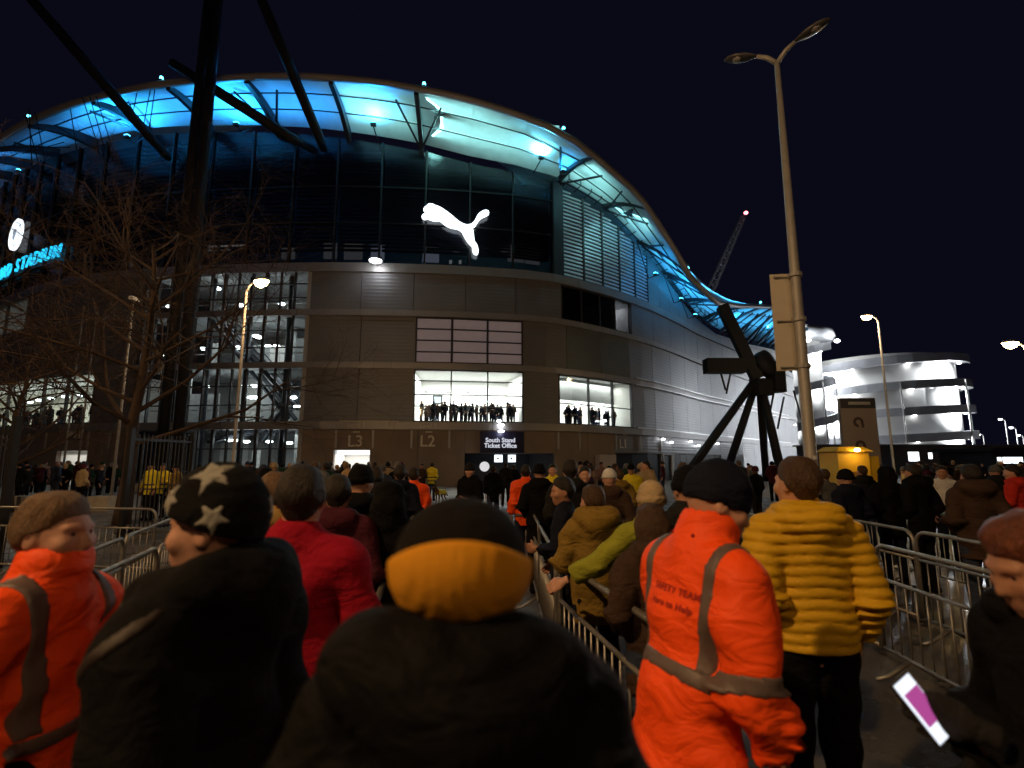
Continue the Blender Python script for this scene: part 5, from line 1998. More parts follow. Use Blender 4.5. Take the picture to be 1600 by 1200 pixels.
def hand_mesh(pose='relaxed'):
    """hand with the wrist at the origin, fingers along -z, palm towards +y, thumb towards +x"""
    h = 0.0055
    f = Fld(np.arange(-0.08, 0.10, h), np.arange(-0.05, 0.11, h), np.arange(-0.22, 0.05, h))
    f.cone((0, 0, 0.04), (0, 0, -0.01), 0.026, 0.027, 0.01, (1, 0.8, 1))
    f.cone((-0.018, 0, -0.035), (0.018, 0, -0.035), 0.026, 0.026, 0.02, (1, 0.62, 1))
    f.cone((-0.024, 0.002, -0.075), (0.024, 0.002, -0.08), 0.021, 0.021, 0.02, (1, 0.62, 1))
    curl = {'relaxed': 0.45, 'grip': 1.25}[pose]
    for x, L in ((0.031, 0.070), (0.011, 0.080), (-0.010, 0.075), (-0.030, 0.058)):
        p = np.array((x, 0.003, -0.088))
        a = 0.25 * curl
        for seg, (fr_, r0, r1) in enumerate(((0.45, 0.0102, 0.0092), (0.32, 0.0092, 0.0083), (0.23, 0.0083, 0.0068))):
            q = p + np.array((x * 0.05, math.sin(a), -math.cos(a))) * L * fr_
            f.cone(p, q, r0, r1, 0.003)
            p = q
            a += curl * (0.8 if seg == 0 else 0.9)
    p0, p1, p2 = (0.03, 0.008, -0.03), (0.056, 0.026, -0.062), (0.060, 0.045, -0.092)
    f.cone(p0, p1, 0.014, 0.011, 0.01)
    f.cone(p1, p2, 0.011, 0.008, 0.003)
    return f.mesh('hand')


ME_SHOE = shoe_mesh()
ME_HAND = {'relaxed': hand_mesh('relaxed'), 'grip': hand_mesh('grip')}
eye_mb = MB().lathe((0, 0, 0), [(0.004, -0.0118), (0.009, -0.008), (0.0122, 0), (0.009, 0.008), (0.004, 0.0118)], 12)
ME_EYE = eye_mb.mesh('eye', True)

# ---- cloth, skin and hair colours
SKIN = [mat('skin_light', (0.50, 0.27, 0.19), 0.55, noise=0.12, nscale=20, bump=0.05, bscale=90),
        mat('skin_tan', (0.36, 0.18, 0.115), 0.55, noise=0.12, nscale=20),
        mat('skin_dark', (0.10, 0.05, 0.035), 0.5, noise=0.1, nscale=20)]
EYEM = mat('eye_dark', (0.03, 0.02, 0.02), 0.15)


def cloth(name, c, rough=0.85, bump=0.25, bscale=55, noise=0.14, wrinkle=0.45):
    return mat('cloth_' + name, c, rough, noise=noise, nscale=9, bump=bump, bscale=bscale, spec=0.12, wrinkle=wrinkle)


CL = {k: cloth(k, c) for k, c in dict(
    black=(0.0036, 0.0036, 0.0044), charcoal=(0.014, 0.014, 0.015), navy=(0.007, 0.009, 0.02), brown=(0.05, 0.03, 0.022), maroon=(0.06, 0.012, 0.022), olive=(0.22, 0.14, 0.03),
    tan=(0.30, 0.19, 0.06), lime=(0.26, 0.27, 0.03), grey=(0.10, 0.10, 0.10), pink=(0.25, 0.15, 0.14), beige=(0.40, 0.30, 0.18), denim=(0.03, 0.04, 0.07), blue=(0.03, 0.07, 0.25),
    red=(0.30, 0.006, 0.022), mustard=(0.40, 0.21, 0.012), white=(0.6, 0.6, 0.6), green=(0.02, 0.05, 0.03), redcoat=(0.5, 0.03, 0.02)).items()}
CL['hivis'] = mat('cloth_hivis_orange', (0.95, 0.085, 0.006), 0.62, noise=0.05, nscale=5, bump=0.10, bscale=30, spec=0.3, wrinkle=0.45)
CL['hivis_yellow'] = mat('cloth_hivis_yellow', (0.80, 0.66, 0.02), 0.62, noise=0.05, nscale=5, bump=0.10, bscale=30, spec=0.3, wrinkle=0.45)
CL['mustard'] = mat('cloth_quilted_mustard', (0.56, 0.33, 0.014), 0.6, noise=0.08, nscale=7, bump=0.1, bscale=60, spec=0.2, wrinkle=0.16)
CL['shell'] = mat('cloth_shell_black', (0.003, 0.003, 0.0033), 0.75, bump=0.3, bscale=28, spec=0.12, wrinkle=0.6)
REFL = mat('reflective_tape', (0.115, 0.085, 0.08), 0.5, 0.0, noise=0.1, nscale=40)
HAIR = {k: mat('hair_' + k, c, 0.6, noise=0.4, nscale=60, bump=0.7, bscale=160, stretch=(1, 1, 0.3)) for k, c in dict(
    dark=(0.014, 0.010, 0.008), brown=(0.055, 0.028, 0.015), sandy=(0.13, 0.075, 0.04), grey=(0.16, 0.15, 0.14), auburn=(0.11, 0.03, 0.012), blond=(0.30, 0.19, 0.09)).items()}
TRS = [CL['black'], CL['denim'], CL['charcoal'], CL['navy']]

ME_TROUS = {0.0: trousers_mesh('trousers'), 0.09: trousers_mesh('trousers', stride=0.09)}


def setmat(o, m):
    me = o.data
    if not me.materials:
        me.materials.append(m)
    if me.materials[0] != m:
        o.material_slots[0].link = 'OBJECT'
        o.material_slots[0].material = m
    return o


def add_hands(root, arms, skin, pose='relaxed'):
    for sx, (e, w) in zip((-1, 1), arms):
        e, w = Vector(e), Vector(w)
        d = (w - e).normalized()
        q = d.to_track_quat('-Z', 'Y').to_matrix()
        # palm (local +y) turned towards the body
        want = Vector((-sx, 0.25, 0))
        want = (want - d * want.dot(d))
        if want.length > 1e-3:
            y = want.normalized()
            z = -d
            x = y.cross(z)
            q = Matrix((x, y, z)).transposed()
        o = inst('hand', ME_HAND[pose], root, w + d * 0.02)
        # the thumb points forwards: mirror on one side
        M = q.to_4x4()
        if (q @ Vector((1, 0, 0))).y < 0:
            M = M @ Matrix.Diagonal((-1, 1, 1, 1))
        o.matrix_local = Matrix.Translation(w + d * 0.02) @ M
        setmat(o, skin)


def add_eyes(root, xf):
    for sx in (-1, 1):
        p = xf.fwd((sx * 0.032, 0.079, 1.642))
        setmat(inst('eye', ME_EYE, root, tuple(p)), EYEM)


def place(root, loc, face, H):
    """face: compass turn of the body, 0 looks away from the eye, positive turns anticlockwise from above"""
    root.location = loc
    root.rotation_euler = (0, 0, face)
    root.scale = (H / 1.757,) * 3


def figure(label, loc, face, H, arms, xf, jf, jmat, skin, head=None, legs=None, stride=0.0, fine=0.0075, eyes=True, hands=None):
    """foreground person: body mesh > jacket, trousers, shoe, hand, eye, hair or hat"""
    bodym = body_mesh('person', arms, xf, 0.024, fine, stride)
    root = link(bpy.data.objects.new('person', bodym))
    setmat(root, skin)
    tag(root, label, 'person')
    setmat(inst('jacket', jf.mesh('jacket'), root), jmat)
    setmat(inst('trousers', ME_TROUS[stride], root), legs or CL['black'])
    for sx in (-1, 1):
        setmat(inst('shoe', ME_SHOE, root, (sx * 0.105, stride * sx * 1.6, 0)), CL['black'])
    if eyes:
        add_eyes(root, xf)
    if hands:
        add_hands(root, arms, skin, hands)
    place(root, loc, face, H)
    return root


def band(jf, fn, grow=0.0035, name='reflective_band'):
    f = jf.like()
    f.D = np.maximum(jf.D - grow, fn(*f.grid())).astype(F32)
    return f.mesh(name)


rad = math.radians
# ------------------------------------------------------------------ the people close by
# safety steward seen from the back, head turned aside
arms = arms_of(((0.205, 0.07, 1.16), (0.10, 0.24, 1.06)), ((0.235, 0.01, 1.13), (0.225, 0.15, 0.92)))
xf = Xf(PIV, rad(-22), rad(10), 0)
jf = jacket_field(arms, 0.0105, 0.016, 0.74, None, True, xf, 0.009, 3, sleeve=0.012, flare=0.05)
jf.cone((0, -0.015, 1.45), (0, 0.012, 1.555), 0.092, 0.098, 0.03)
jf.ell((0, 0.01, 1.63), (0.078, 0.082, 0.09), 0.008, op='s')
E_loc = ground_at(1112, 1.93) + Vector((-0.34, -0.12, 0))
E = figure('person in an orange safety jacket with grey tape and black beanie, seen from behind', E_loc, rad(-70), 1.86, arms, xf, jf, CL['hivis'], SKIN[0], hands='relaxed')
ae, aw = np.array(arms[1][0]), np.array(arms[1][1])
armR = lambda X: X > 0.215
setmat(inst('reflective_band', band(jf, lambda X, Y, Z: np.maximum(np.abs(Z - 1.10 + 0.12 * Y) - 0.026, np.abs(X) - 0.185)), E), REFL)
for sx in (-1, 1):
    setmat(inst('reflective_strap', band(jf, lambda X, Y, Z: np.maximum(np.abs(X - sx * (0.145 + 0.02 * (Z - 1.2))) - 0.022 + 0 * Y, 1.127 - Z + 0 * Y), 0.004), E), REFL)
    e_, w_ = np.array(arms[0 if sx < 0 else 1][0]), np.array(arms[0 if sx < 0 else 1][1])
    s_ = np.array((sx * 0.178, -0.01, 1.405))
    def slab(X, Y, Z, a=s_, b=e_, t0=0.95, sx=sx):
        ab = b - a
        L2 = float(ab @ ab)
        t = ((X - a[0]) * ab[0] + (Y - a[1]) * ab[1] + (Z - a[2]) * ab[2]) / L2
        return np.maximum(np.abs(t - t0) * math.sqrt(L2) - 0.027, 0.165 - sx * X)
    setmat(inst('sleeve_band', band(jf, slab, 0.004), E), REFL)
setmat(inst('beanie', hat_mesh('beanie', xf, 0.009, cuff=0, z0=1.632, slant=0.05, puff=0.003, bulge=0.012), E), CL['navy'])
# printed lettering on the back, wrapped onto the cloth
jm = [c for c in E.children if c.name.startswith('jacket')][0].data
bvh = BVHTree.FromPolygons([v.co.copy() for v in jm.vertices], [tuple(p.vertices) for p in jm.polygons])
INK = mat('jacket_print', (0.32, 0.012, 0.006), 0.7)
for body, zz, size, xo in (('SAFETY TEAM', 1.335, 0.031, 0.026), ('Here to Help', 1.29, 0.029, 0.022)):
    tm = textmesh(body, size, 0.0, 'printed_lettering', 1.1, bold=0.0006)
    bmt = bmesh.new(); bmt.from_mesh(tm)
    bmesh.ops.triangulate(bmt, faces=bmt.faces)
    bmesh.ops.subdivide_edges(bmt, edges=[e for e in bmt.edges if e.calc_length() > 0.008], cuts=1)
    bmt.to_mesh(tm); bmt.free()
    for v in tm.vertices:
        x, z = v.co.x + xo, v.co.y + zz
        hit = bvh.ray_cast(Vector((x, -0.6, z)), Vector((0, 1, 0)))
        y = hit[0].y if hit[0] else -0.15
        v.co = (x, y - 0.004, z)
    setmat(inst('printed_lettering', tm, E), INK)
for x, z in ((-0.055, 1.515), (0.045, 1.515)):
    hit = bvh.ray_cast(Vector((x, -0.6, z)), Vector((0, 1, 0)))
    if hit[0]:
        o = MB().lathe((0, 0, 0), [(0.007, 0), (0.006, 0.004)], 10).build('press_stud', INK, E)
        o.location = hit[0]; o.rotation_euler = (rad(90), 0, 0)

E.rotation_euler = (Matrix.Rotation(rad(-70), 3, 'Z') @ Matrix.Rotation(rad(-11), 3, 'X')).to_euler()   # leaning forward a little

# quilted mustard jacket
arms = arms_of(ARM_POCKET, ((0.25, -0.05, 1.15), (0.25, 0.08, 0.93)))
xf = Xf(PIV, rad(18), 0, 0)
jf = jacket_field(arms, 0.0095, 0.016, 0.93, 'down', True, xf, 0.0008, 5, quilt=0.014, qp=0.046, sleeve=0.004)
Fp = figure('person in a mustard quilted jacket with short brown hair beside the lamp post', ground_at(1240, 2.58), rad(-3), 1.865, arms, xf, jf, CL['mustard'], SKIN[0], hands='relaxed')
setmat(inst('hair', hair_mesh('hair', xf, 'short'), Fp), HAIR['brown'])

# black coat, black and mustard beanie, right in front
arms = arms_of(ARM_POCKET, ARM_POCKET)
xf = Xf(PIV, rad(2), rad(2), 0)
jf = jacket_field(arms, 0.0105, 0.032, 0.72, 'big', True, xf, 0.010, 8, sleeve=0.01)
Dp = figure('person in a black hooded coat and a black and mustard beanie heading the open lane', ground_at(724, 0.88), rad(0), 1.775, arms, xf, jf, CL['shell'], SKIN[0], eyes=False)
hf = hat_field(xf, 0.0075, z0=1.535, slant=-0.10, puff=0.016, bulge=-0.012)
base = hf.D.copy()
hf.D = np.maximum(base - 0.010 - 0.0016 * np.sin(np.arctan2(hf.lx, hf.ly) * 70), np.maximum(-hf.zz, hf.zz - 0.168 + 2.4 * hf.lx ** 2)).astype(F32)
setmat(inst('beanie_band', hf.mesh('beanie_band'), Dp), cloth('knit_mustard', (0.60, 0.27, 0.02), 0.9, 0.12, 160, wrinkle=0.0))
hf.D = np.maximum(base + 0.0016 * np.sin(np.arctan2(hf.lx, hf.ly) * 70), 0.04 - hf.zz).astype(F32)
setmat(inst('beanie_crown', hf.mesh('beanie_crown'), Dp), cloth('knit_black', (0.008, 0.007, 0.007), 0.95, 0.2, 160, wrinkle=0.0))

# red jacket, short dark hair
arms = arms_of(ARM_DOWN, ((0.25, -0.02, 1.15), (0.24, 0.10, 0.95)))
xf = Xf(PIV, rad(6), rad(4), 0)
jf = jacket_field(arms, 0.0105, 0.014, 0.84, None, True, xf, 0.010, 12, sleeve=0.006, ch=1.505)
Cp = figure('person in a plain red zip jacket with cropped dark hair next to the star hat', ground_at(478, 2.05), rad(4), 1.83, arms, xf, jf, CL['red'], SKIN[0], hands='relaxed')
setmat(inst('hair', hair_mesh('hair', xf, 'short'), Cp), HAIR['dark'])
MB().box((-0.02, -0.158, 1.36), (0.006, 0.004, 0.03)).build('logo_mark', CL['white'], Cp)

# star beanie, black coat, face turned aside
arms = arms_of(ARM_POCKET, ARM_DOWN)
xf = Xf(PIV, rad(16), rad(2), 0)
jf = jacket_field(arms, 0.0105, 0.028, 0.70, 'big', True, xf, 0.010, 15, sleeve=0.008)
Bp = figure('person in a black beanie with pale stars and a thick black hooded coat', ground_at(356, 1.38), rad(76), 1.80, arms, xf, jf, CL['black'], SKIN[0])
setmat(inst('beanie', hat_mesh('beanie', xf, 0.0085, cuff=0, z0=1.645, slant=0.42, puff=0.012, bulge=0.02), Bp), cloth('hat_black', (0.008, 0.008, 0.009), 0.95, 0.3, 120))
hf = hat_field(xf, 0.006, z0=1.645, slant=0.42, puff=0.012, bulge=0.02)
hf.zz[:] = hf.zz
STAR = cloth('star_grey', (0.30, 0.30, 0.28), 0.95, 0.2, 100)


def star2(a, b, r_, rot=0.0):
    an = np.arctan2(b, a) + rot
    k = 2 * np.pi / 5
    an = np.abs((an % k) - k / 2)
    rr = np.sqrt(a * a + b * b)
    x, y = rr * np.cos(an), rr * np.sin(an)
    # edge from the tip (angle k/2) to the notch (angle 0)
    tx, ty = r_ * math.cos(k / 2), r_ * math.sin(k / 2)
    nx_, ny_ = r_ * 0.42, 0.0
    ex, ey = tx - nx_, ty - ny_
    L = math.hypot(ex, ey)
    return ((x - nx_) * ey - (y - ny_) * ex) / L


def surf_star(f, c, r_, rot):
    """star printed round the point c (unit direction from the hat centre)"""
    n = np.array(c, float); n /= np.linalg.norm(n)
    up = np.array((0, 0, 1.0)) if abs(n[2]) < 0.9 else np.array((0, 1.0, 0))
    e1 = np.cross(up, n); e1 /= np.linalg.norm(e1)
    e2 = np.cross(n, e1)
    px, py, pz = f.lx, f.ly + 0.006, f.lz - 1.672
    a = px * e1[0] + py * e1[1] + pz * e1[2]
    b = px * e2[0] + py * e2[1] + pz * e2[2]
    side = px * n[0] + py * n[1] + pz * n[2]
    return np.where(side > 0, star2(a, b, r_, rot), 1.0)


hb = hf.D.copy()
for c, r_, rot in (((-1, -0.35, -0.02), 0.044, 0.3), ((-0.62, 0.85, 0.42), 0.046, 0.0), ((-0.6, -0.1, 1.0), 0.060, 0.6), ((0.25, -1, 0.1), 0.042, 0.1), ((0.9, 0.2, 0.4), 0.045, 0.4)):
    hf.D = np.maximum(np.maximum(hb - 0.003, -hb - 0.006), np.maximum(surf_star(hf, c, r_, rot), -hf.zz)).astype(F32)
    setmat(inst('star_patch', hf.mesh('star_patch'), Bp), STAR)

setmat(inst('bag_strap', band(jf, lambda X, Y, Z: np.maximum(np.maximum(np.abs(Z - 1.43 + 0.95 * Y) - 0.022, X + 0.03), -0.06 - Y + 0 * X), 0.006), Bp), mat('strap_brown', (0.02, 0.011, 0.009), 0.6, noise=0.2, nscale=30))

# orange jacket, bare sandy head, turned across the frame
arms = arms_of(ARM_DOWN, ARM_POCKET)
xf = Xf(PIV, rad(-6), rad(0), 0)
jf = jacket_field(arms, 0.011, 0.02, 0.74, None, True, xf, 0.011, 21, sleeve=0.01)
jf.cone((0, -0.015, 1.45), (0, 0.012, 1.55), 0.094, 0.10, 0.03)
jf.ell((0, 0.01, 1.63), (0.078, 0.084, 0.09), 0.008, op='s')
Ap = figure('bareheaded person with sandy hair in an orange safety jacket facing the star hat', ground_at(108, 1.66), rad(-84), 1.74, arms, xf, jf, CL['hivis'], SKIN[0], hands='relaxed')
setmat(inst('hair', hair_mesh('hair', xf, 'full'), Ap), HAIR['sandy'])
setmat(inst('reflective_band', band(jf, lambda X, Y, Z: np.maximum(np.abs(Z - 1.08) - 0.026, np.abs(X) - 0.21)), Ap), REFL)
for sx in (-1, 1):
    setmat(inst('reflective_strap', band(jf, lambda X, Y, Z: np.maximum(np.abs(X - sx * 0.135) - 0.024 + 0 * Y, 1.107 - Z + 0 * Y), 0.0065), Ap), REFL)

# person at the side with a lit phone
arms = arms_of(((0.27, 0.04, 1.20), (0.13, 0.30, 1.27)), ((0.29, -0.04, 1.15), (0.21, 0.14, 1.02)))
xf = Xf(PIV, rad(0), rad(22), 0)
jf = jacket_field(arms, 0.0105, 0.03, 0.72, 'big', True, xf, 0.007, 31, sleeve=0.01)
G_loc = ground_at(1622, 1.34)
Gp = figure('person in a bulky black coat with auburn hair looking down at a lit phone', G_loc, rad(82), 1.72, arms, xf, jf, CL['black'], SKIN[1])
setmat(inst('hair', hair_mesh('hair', xf, 'long'), Gp), HAIR['auburn'])
add_hands(Gp, arms, CL['charcoal'], 'grip')
GM = Matrix.Translation(G_loc) @ Matrix.Rotation(rad(82), 4, 'Z') @ Matrix.Scale(1.72 / 1.757, 4)
ph = GM @ Vector((-0.09, 0.41, 1.30))
phone = empty('phone', ph, 0, 'phone with a bright pink and white screen held low by the black coat', 'phone')
phone.rotation_euler = (rad(60), rad(-20), rad(22))
MB().box((0, 0, 0), (0.033, 0.068, 0.0045)).build('case', BLACKM, phone)
MB().box((0, 0, 0.0052), (0.0305, 0.065, 0.0006)).build('screen', emat('phone_white', (0.85, 0.9, 1.0), 1.3), phone)
MB().box((0.002, 0.004, 0.0064), (0.026, 0.036, 0.0004)).build('picture', emat('phone_pink', (0.62, 0.10, 0.42), 0.7), phone)

# ------------------------------------------------------------------ the queue: shared shapes, own colours
VAR = {}


def variant(key):
    if key in VAR:
        return VAR[key]
    pose, style, headkind, stride = key
    arms = {'pocket': arms_of(ARM_POCKET, ARM_POCKET), 'down': arms_of(ARM_DOWN, ARM_DOWN), 'front': arms_of(ARM_FRONT, ARM_POCKET)}[pose]
    xf = Xf(PIV, {'pocket': 0.12, 'down': -0.3, 'front': 0.35}[pose], 0.08, 0)
    h = 0.018
    kw = {'coat': dict(b=0.018, hem=0.70, hood='down'), 'hoodup': dict(b=0.018, hem=0.74, hood='up'), 'jacket': dict(b=0.012, hem=0.86, hood=None),
          'parka': dict(b=0.024, hem=0.74, hood='big'), 'puffer': dict(b=0.02, hem=0.90, hood='down', quilt=0.009, qp=0.07), 'vest': dict(b=0.018, hem=0.78, hood=None)}[style]
    jf = jacket_field(arms, h, xf=xf, seed=len(VAR) + 40, fold=0.007, **kw)
    d = {'arms': arms, 'xf': xf, 'body': body_mesh('person', arms, xf, 0.024, 0.0125, stride), 'jacket': jf.mesh('jacket'), 'jf': jf}
    if headkind == 'hat':
        d['head'] = ('beanie', hat_mesh('beanie', xf, 0.013, cuff=0.045, z0=1.63, slant=0.1))
    elif headkind == 'cap':
        f = hat_field(xf, 0.012, z0=1.655, slant=0.05, puff=0.002)
        f.D = np.maximum(f.D, -f.zz).astype(F32)
        f.cone((-0.045, 0.10, 1.665), (0.045, 0.10, 1.665), 0.06, 0.06, 0.01, (1, 1.2, 0.16), xf=xf)
        d['head'] = ('cap', f.mesh('cap'))
    elif headkind != 'none':
        d['head'] = ('hair', hair_mesh('hair', xf, headkind, 0.014))
    if style == 'vest':
        d['bands'] = [band(jf, lambda X, Y, Z: np.maximum(np.abs(Z - 1.08) - 0.03, np.abs(X) - 0.21), 0.008), band(jf, lambda X, Y, Z: np.maximum(np.abs(Z - 0.95) - 0.03, np.abs(X) - 0.2), 0.008)]
    VAR[key] = d
    return d


def walker(label, loc, face, H, key, jm, hm, tm=None, skin=0, group=None):
    d = variant(key)
    root = link(bpy.data.objects.new('person', d['body']))
    setmat(root, SKIN[skin])
    tag(root, label, 'person', group)
    setmat(inst('jacket', d['jacket'], root), jm)
    setmat(inst('trousers', ME_TROUS[key[3]], root), tm or CL['black'])
    for sx in (-1, 1):
        setmat(inst('shoe', ME_SHOE, root, (sx * 0.105, key[3] * sx * 1.6, 0)), CL['black'])
    if 'head' in d:
        setmat(inst(d['head'][0], d['head'][1], root), hm)
    for b in d.get('bands', ()):
        setmat(inst('reflective_band', b, root), REFL)
    if key[0] != 'pocket':
        add_hands(root, d['arms'], SKIN[skin])
    place(root, loc, face, H)
    return root


MID = [
    # u, depth, height, facing, variant, jacket, head colour, label
    (533, 3.35, 1.76, 4, ('pocket', 'coat', 'short', 0.0), 'maroon', 'dark', 'person in a dark maroon coat with dark hair ahead of the red jacket'),
    (566, 4.3, 1.80, -6, ('down', 'coat', 'hat', 0.0), 'black', 'black', 'person in a black coat and black beanie ahead of the maroon coat'),
    (612, 3.5, 1.70, 3, ('pocket', 'hoodup', 'none', 0.0), 'black', None, 'person with a black hood up leaning by the lane barrier'),
    (590, 5.6, 1.78, 10, ('pocket', 'parka', 'short', 0.0), 'charcoal', 'dark', 'person in a charcoal parka in the queue beyond the black hood'),
    (548, 6.2, 1.74, -8, ('down', 'jacket', 'blond', 0.0), 'pink', 'blond', 'person in a pale pink jacket with fair hair in the queue'),
    (628, 7.4, 1.79, 5, ('pocket', 'coat', 'short', 0.0), 'navy', 'dark', 'person in a navy coat at the front of the black coat queue'),
    (508, 5.0, 1.73, 12, ('pocket', 'puffer', 'hat', 0.0), 'brown', 'grey', 'person in a brown quilted jacket and grey beanie in the queue'),
    (580, 8.6, 1.72, 0, ('pocket', 'puffer', 'full', 0.0), 'charcoal', 'brown', 'person in a charcoal quilted jacket further up the queue'),
    (649, 8.2, 1.74, 20, ('down', 'vest', 'short', 0.0), 'hivis', 'dark', 'steward in an orange safety jacket beside the black coat queue'),
    (420, 6.8, 1.74, 0, ('pocket', 'jacket', 'hat', 0.0), 'hivis_yellow', 'black', 'person in a yellow jacket and black beanie past the star hat'),
    (436, 3.3, 1.77, 0, ('pocket', 'coat', 'full', 0.0), 'tan', 'sandy', 'person in a tan coat with sandy hair ahead of the red jacket'),
    (821, 8.8, 1.78, 14, ('down', 'vest', 'short', 0.0), 'hivis', 'dark', 'steward in an orange safety jacket facing the olive coat queue'),
    (843, 7.6, 1.80, -10, ('pocket', 'coat', 'hat', 0.0), 'black', 'black', 'person in a black coat and beanie next to the orange steward'),
    (890, 6.2, 1.86, -4, ('pocket', 'coat', 'short', 0.0), 'charcoal', 'dark', 'tall person in a charcoal coat above the olive coat queue'),
    (880, 4.6, 1.70, 75, ('front', 'jacket', 'full', 0.0), 'navy', 'dark', 'person in a navy jacket turned sideways in the olive coat queue'),
    (925, 3.95, 1.66, 6, ('front', 'parka', 'full', 0.0), 'olive', 'brown', 'person in an ochre parka with its hood down at the lane barrier'),
    (950, 6.4, 1.74, -12, ('pocket', 'coat', 'cap', 0.0), 'brown', 'white', 'person in a white cap and brown coat in the olive coat queue'),
    (1012, 2.95, 1.60, 8, ('pocket', 'coat', 'long', 0.0), 'brown', 'brown', 'person in a brown coat with long brown hair beside the orange safety jacket'),
    (1072, 3.2, 1.80, -4, ('pocket', 'coat', 'hat', 0.0), 'charcoal', 'black', 'person in a black beanie just past the orange safety jacket'),
    (912, 7.6, 1.77, 170, ('pocket', 'jacket', 'short', 0.0), 'charcoal', 'dark', 'person in a charcoal jacket facing back along the olive coat queue'),
    (862, 10.6, 1.78, 160, ('front', 'vest', 'short', 0.0), 'hivis_yellow', 'dark', 'officer in a yellow safety jacket near the dark entrance'),
    (984, 12.5, 1.76, 178, ('down', 'vest', 'cap', 0.0), 'hivis_yellow', 'black', 'officer in a yellow safety jacket and dark cap facing the queue'),
    (1006, 13.5, 1.74, 150, ('front', 'vest', 'cap', 0.0), 'hivis_yellow', 'black', 'second officer in yellow beside the one facing the queue'),
    (965, 9.4, 1.70, 10, ('pocket', 'puffer', 'short', 0.0), 'olive', 'brown', 'person in an olive quilted jacket ahead of the white cap'),
    (735, 9.6, 1.80, 150, ('front', 'coat', 'hat', 0.0), 'black', 'charcoal', 'person in a black coat walking back down the open lane'),
    (771, 15.0, 1.72, 0, ('down', 'coat', 'short', 0.09), 'black', 'dark', 'person in a long black coat walking to the ticket office'),
    (790, 22.0, 1.78, -5, ('down', 'coat', 'short', 0.09), 'charcoal', 'dark', 'person in a charcoal coat at the ticket office door'),
    (803, 23.0, 1.70, 5, ('pocket', 'jacket', 'short', 0.09), 'navy', 'dark', 'person in a navy jacket at the ticket office door'),
    (661, 23.5, 1.72, 160, ('front', 'jacket', 'short', 0.0), 'brown', 'dark', 'person in a dark brown jacket beside the yellow officer and dog'),
    (677, 24.5, 1.76, -8, ('front', 'vest', 'short', 0.0), 'hivis_yellow', 'dark', 'officer in a yellow safety jacket with a dog by the gate wall'),
    (1314, 7.2, 1.72, 14, ('pocket', 'coat', 'hat', 0.0), 'navy', 'black', 'person in a navy coat and beanie in front of the yellow stall'),
    (1376, 7.9, 1.76, -8, ('pocket', 'hoodup', 'none', 0.0), 'black', None, 'person with a black hood up behind the far pen barrier'),
    (1420, 7.6, 1.80, 12, ('pocket', 'parka', 'short', 0.0), 'black', 'dark', 'person in a black parka behind the far pen barrier'),
    (1507, 6.0, 1.80, -20, ('pocket', 'parka', 'full', 0.0), 'brown', 'dark', 'broad person in a dark brown parka at the far pen'),
    (1572, 8.4, 1.78, 30, ('front', 'puffer', 'short', 0.0), 'redcoat', 'dark', 'person in a red quilted jacket at the far pen'),
    (1462, 9.6, 1.76, 160, ('down', 'jacket', 'short', 0.0), 'white', 'dark', 'person in a white top at the far pen'),
    (1281, 9.5, 1.70, 10, ('pocket', 'jacket', 'short', 0.0), 'grey', 'brown', 'person in a grey jacket between the lamp post and the yellow stall'),
    (1340, 11.0, 1.74, 0, ('pocket', 'coat', 'full', 0.0), 'charcoal', 'brown', 'person in a charcoal coat by the side banner of the stall'),
    (1545, 11.0, 1.74, 0, ('pocket', 'coat', 'hat', 0.0), 'charcoal', 'grey', 'person in a charcoal coat and grey beanie past the far pen'),
    (245, 16.5, 1.80, 170, ('down', 'vest', 'cap', 0.0), 'hivis_yellow', 'black', 'steward in yellow with a dark cap behind the bar fence'),
    (262, 17.2, 1.76, 190, ('front', 'vest', 'short', 0.0), 'hivis_yellow', 'dark', 'bareheaded steward in yellow behind the bar fence'),
    (283, 17.0, 1.74, 150, ('down', 'vest', 'hat', 0.0), 'tan', 'black', 'steward in an amber jacket and beanie behind the bar fence'),
]
HM = {'black': CL['black'], 'grey': CL['grey'], 'white': CL['white'], 'charcoal': CL['charcoal']}
for i, (u, d, H, face, key, jc, hc, label) in enumerate(MID):
    if key[2] == 'blond':
        key = (key[0], key[1], 'long', key[3])
    hm = HAIR.get(hc) or HM.get(hc)
    if key[2] in ('hat', 'cap'):
        hm = HM.get(hc) or CL['black']
    walker(label, ground_at(u, d), rad(face), H, key, CL[jc], hm, TRS[i % 4], 0 if i % 7 else 1)

# lime jacket with an arm out to the barrier
arms = arms_of(((0.40, 0.02, 1.21), (0.60, 0.10, 1.10)), ARM_POCKET)
xf = Xf(PIV, 0.1, 0.12, 0)
jf = jacket_field(arms, 0.013, 0.016, 0.80, 'down', True, xf, 0.007, 61, sleeve=0.006)
Lp = figure('person in a lime green jacket and beige beanie resting a hand on the barrier', Vector((0.94, 3.5, 0)), rad(4), 1.70, arms, xf, jf, CL['lime'], SKIN[0], fine=0.011)
setmat(inst('beanie', hat_mesh('beanie', xf, 0.011, cuff=0.045, z0=1.62, slant=0.1), Lp), CL['beige'])
add_hands(Lp, arms, SKIN[0], 'grip')

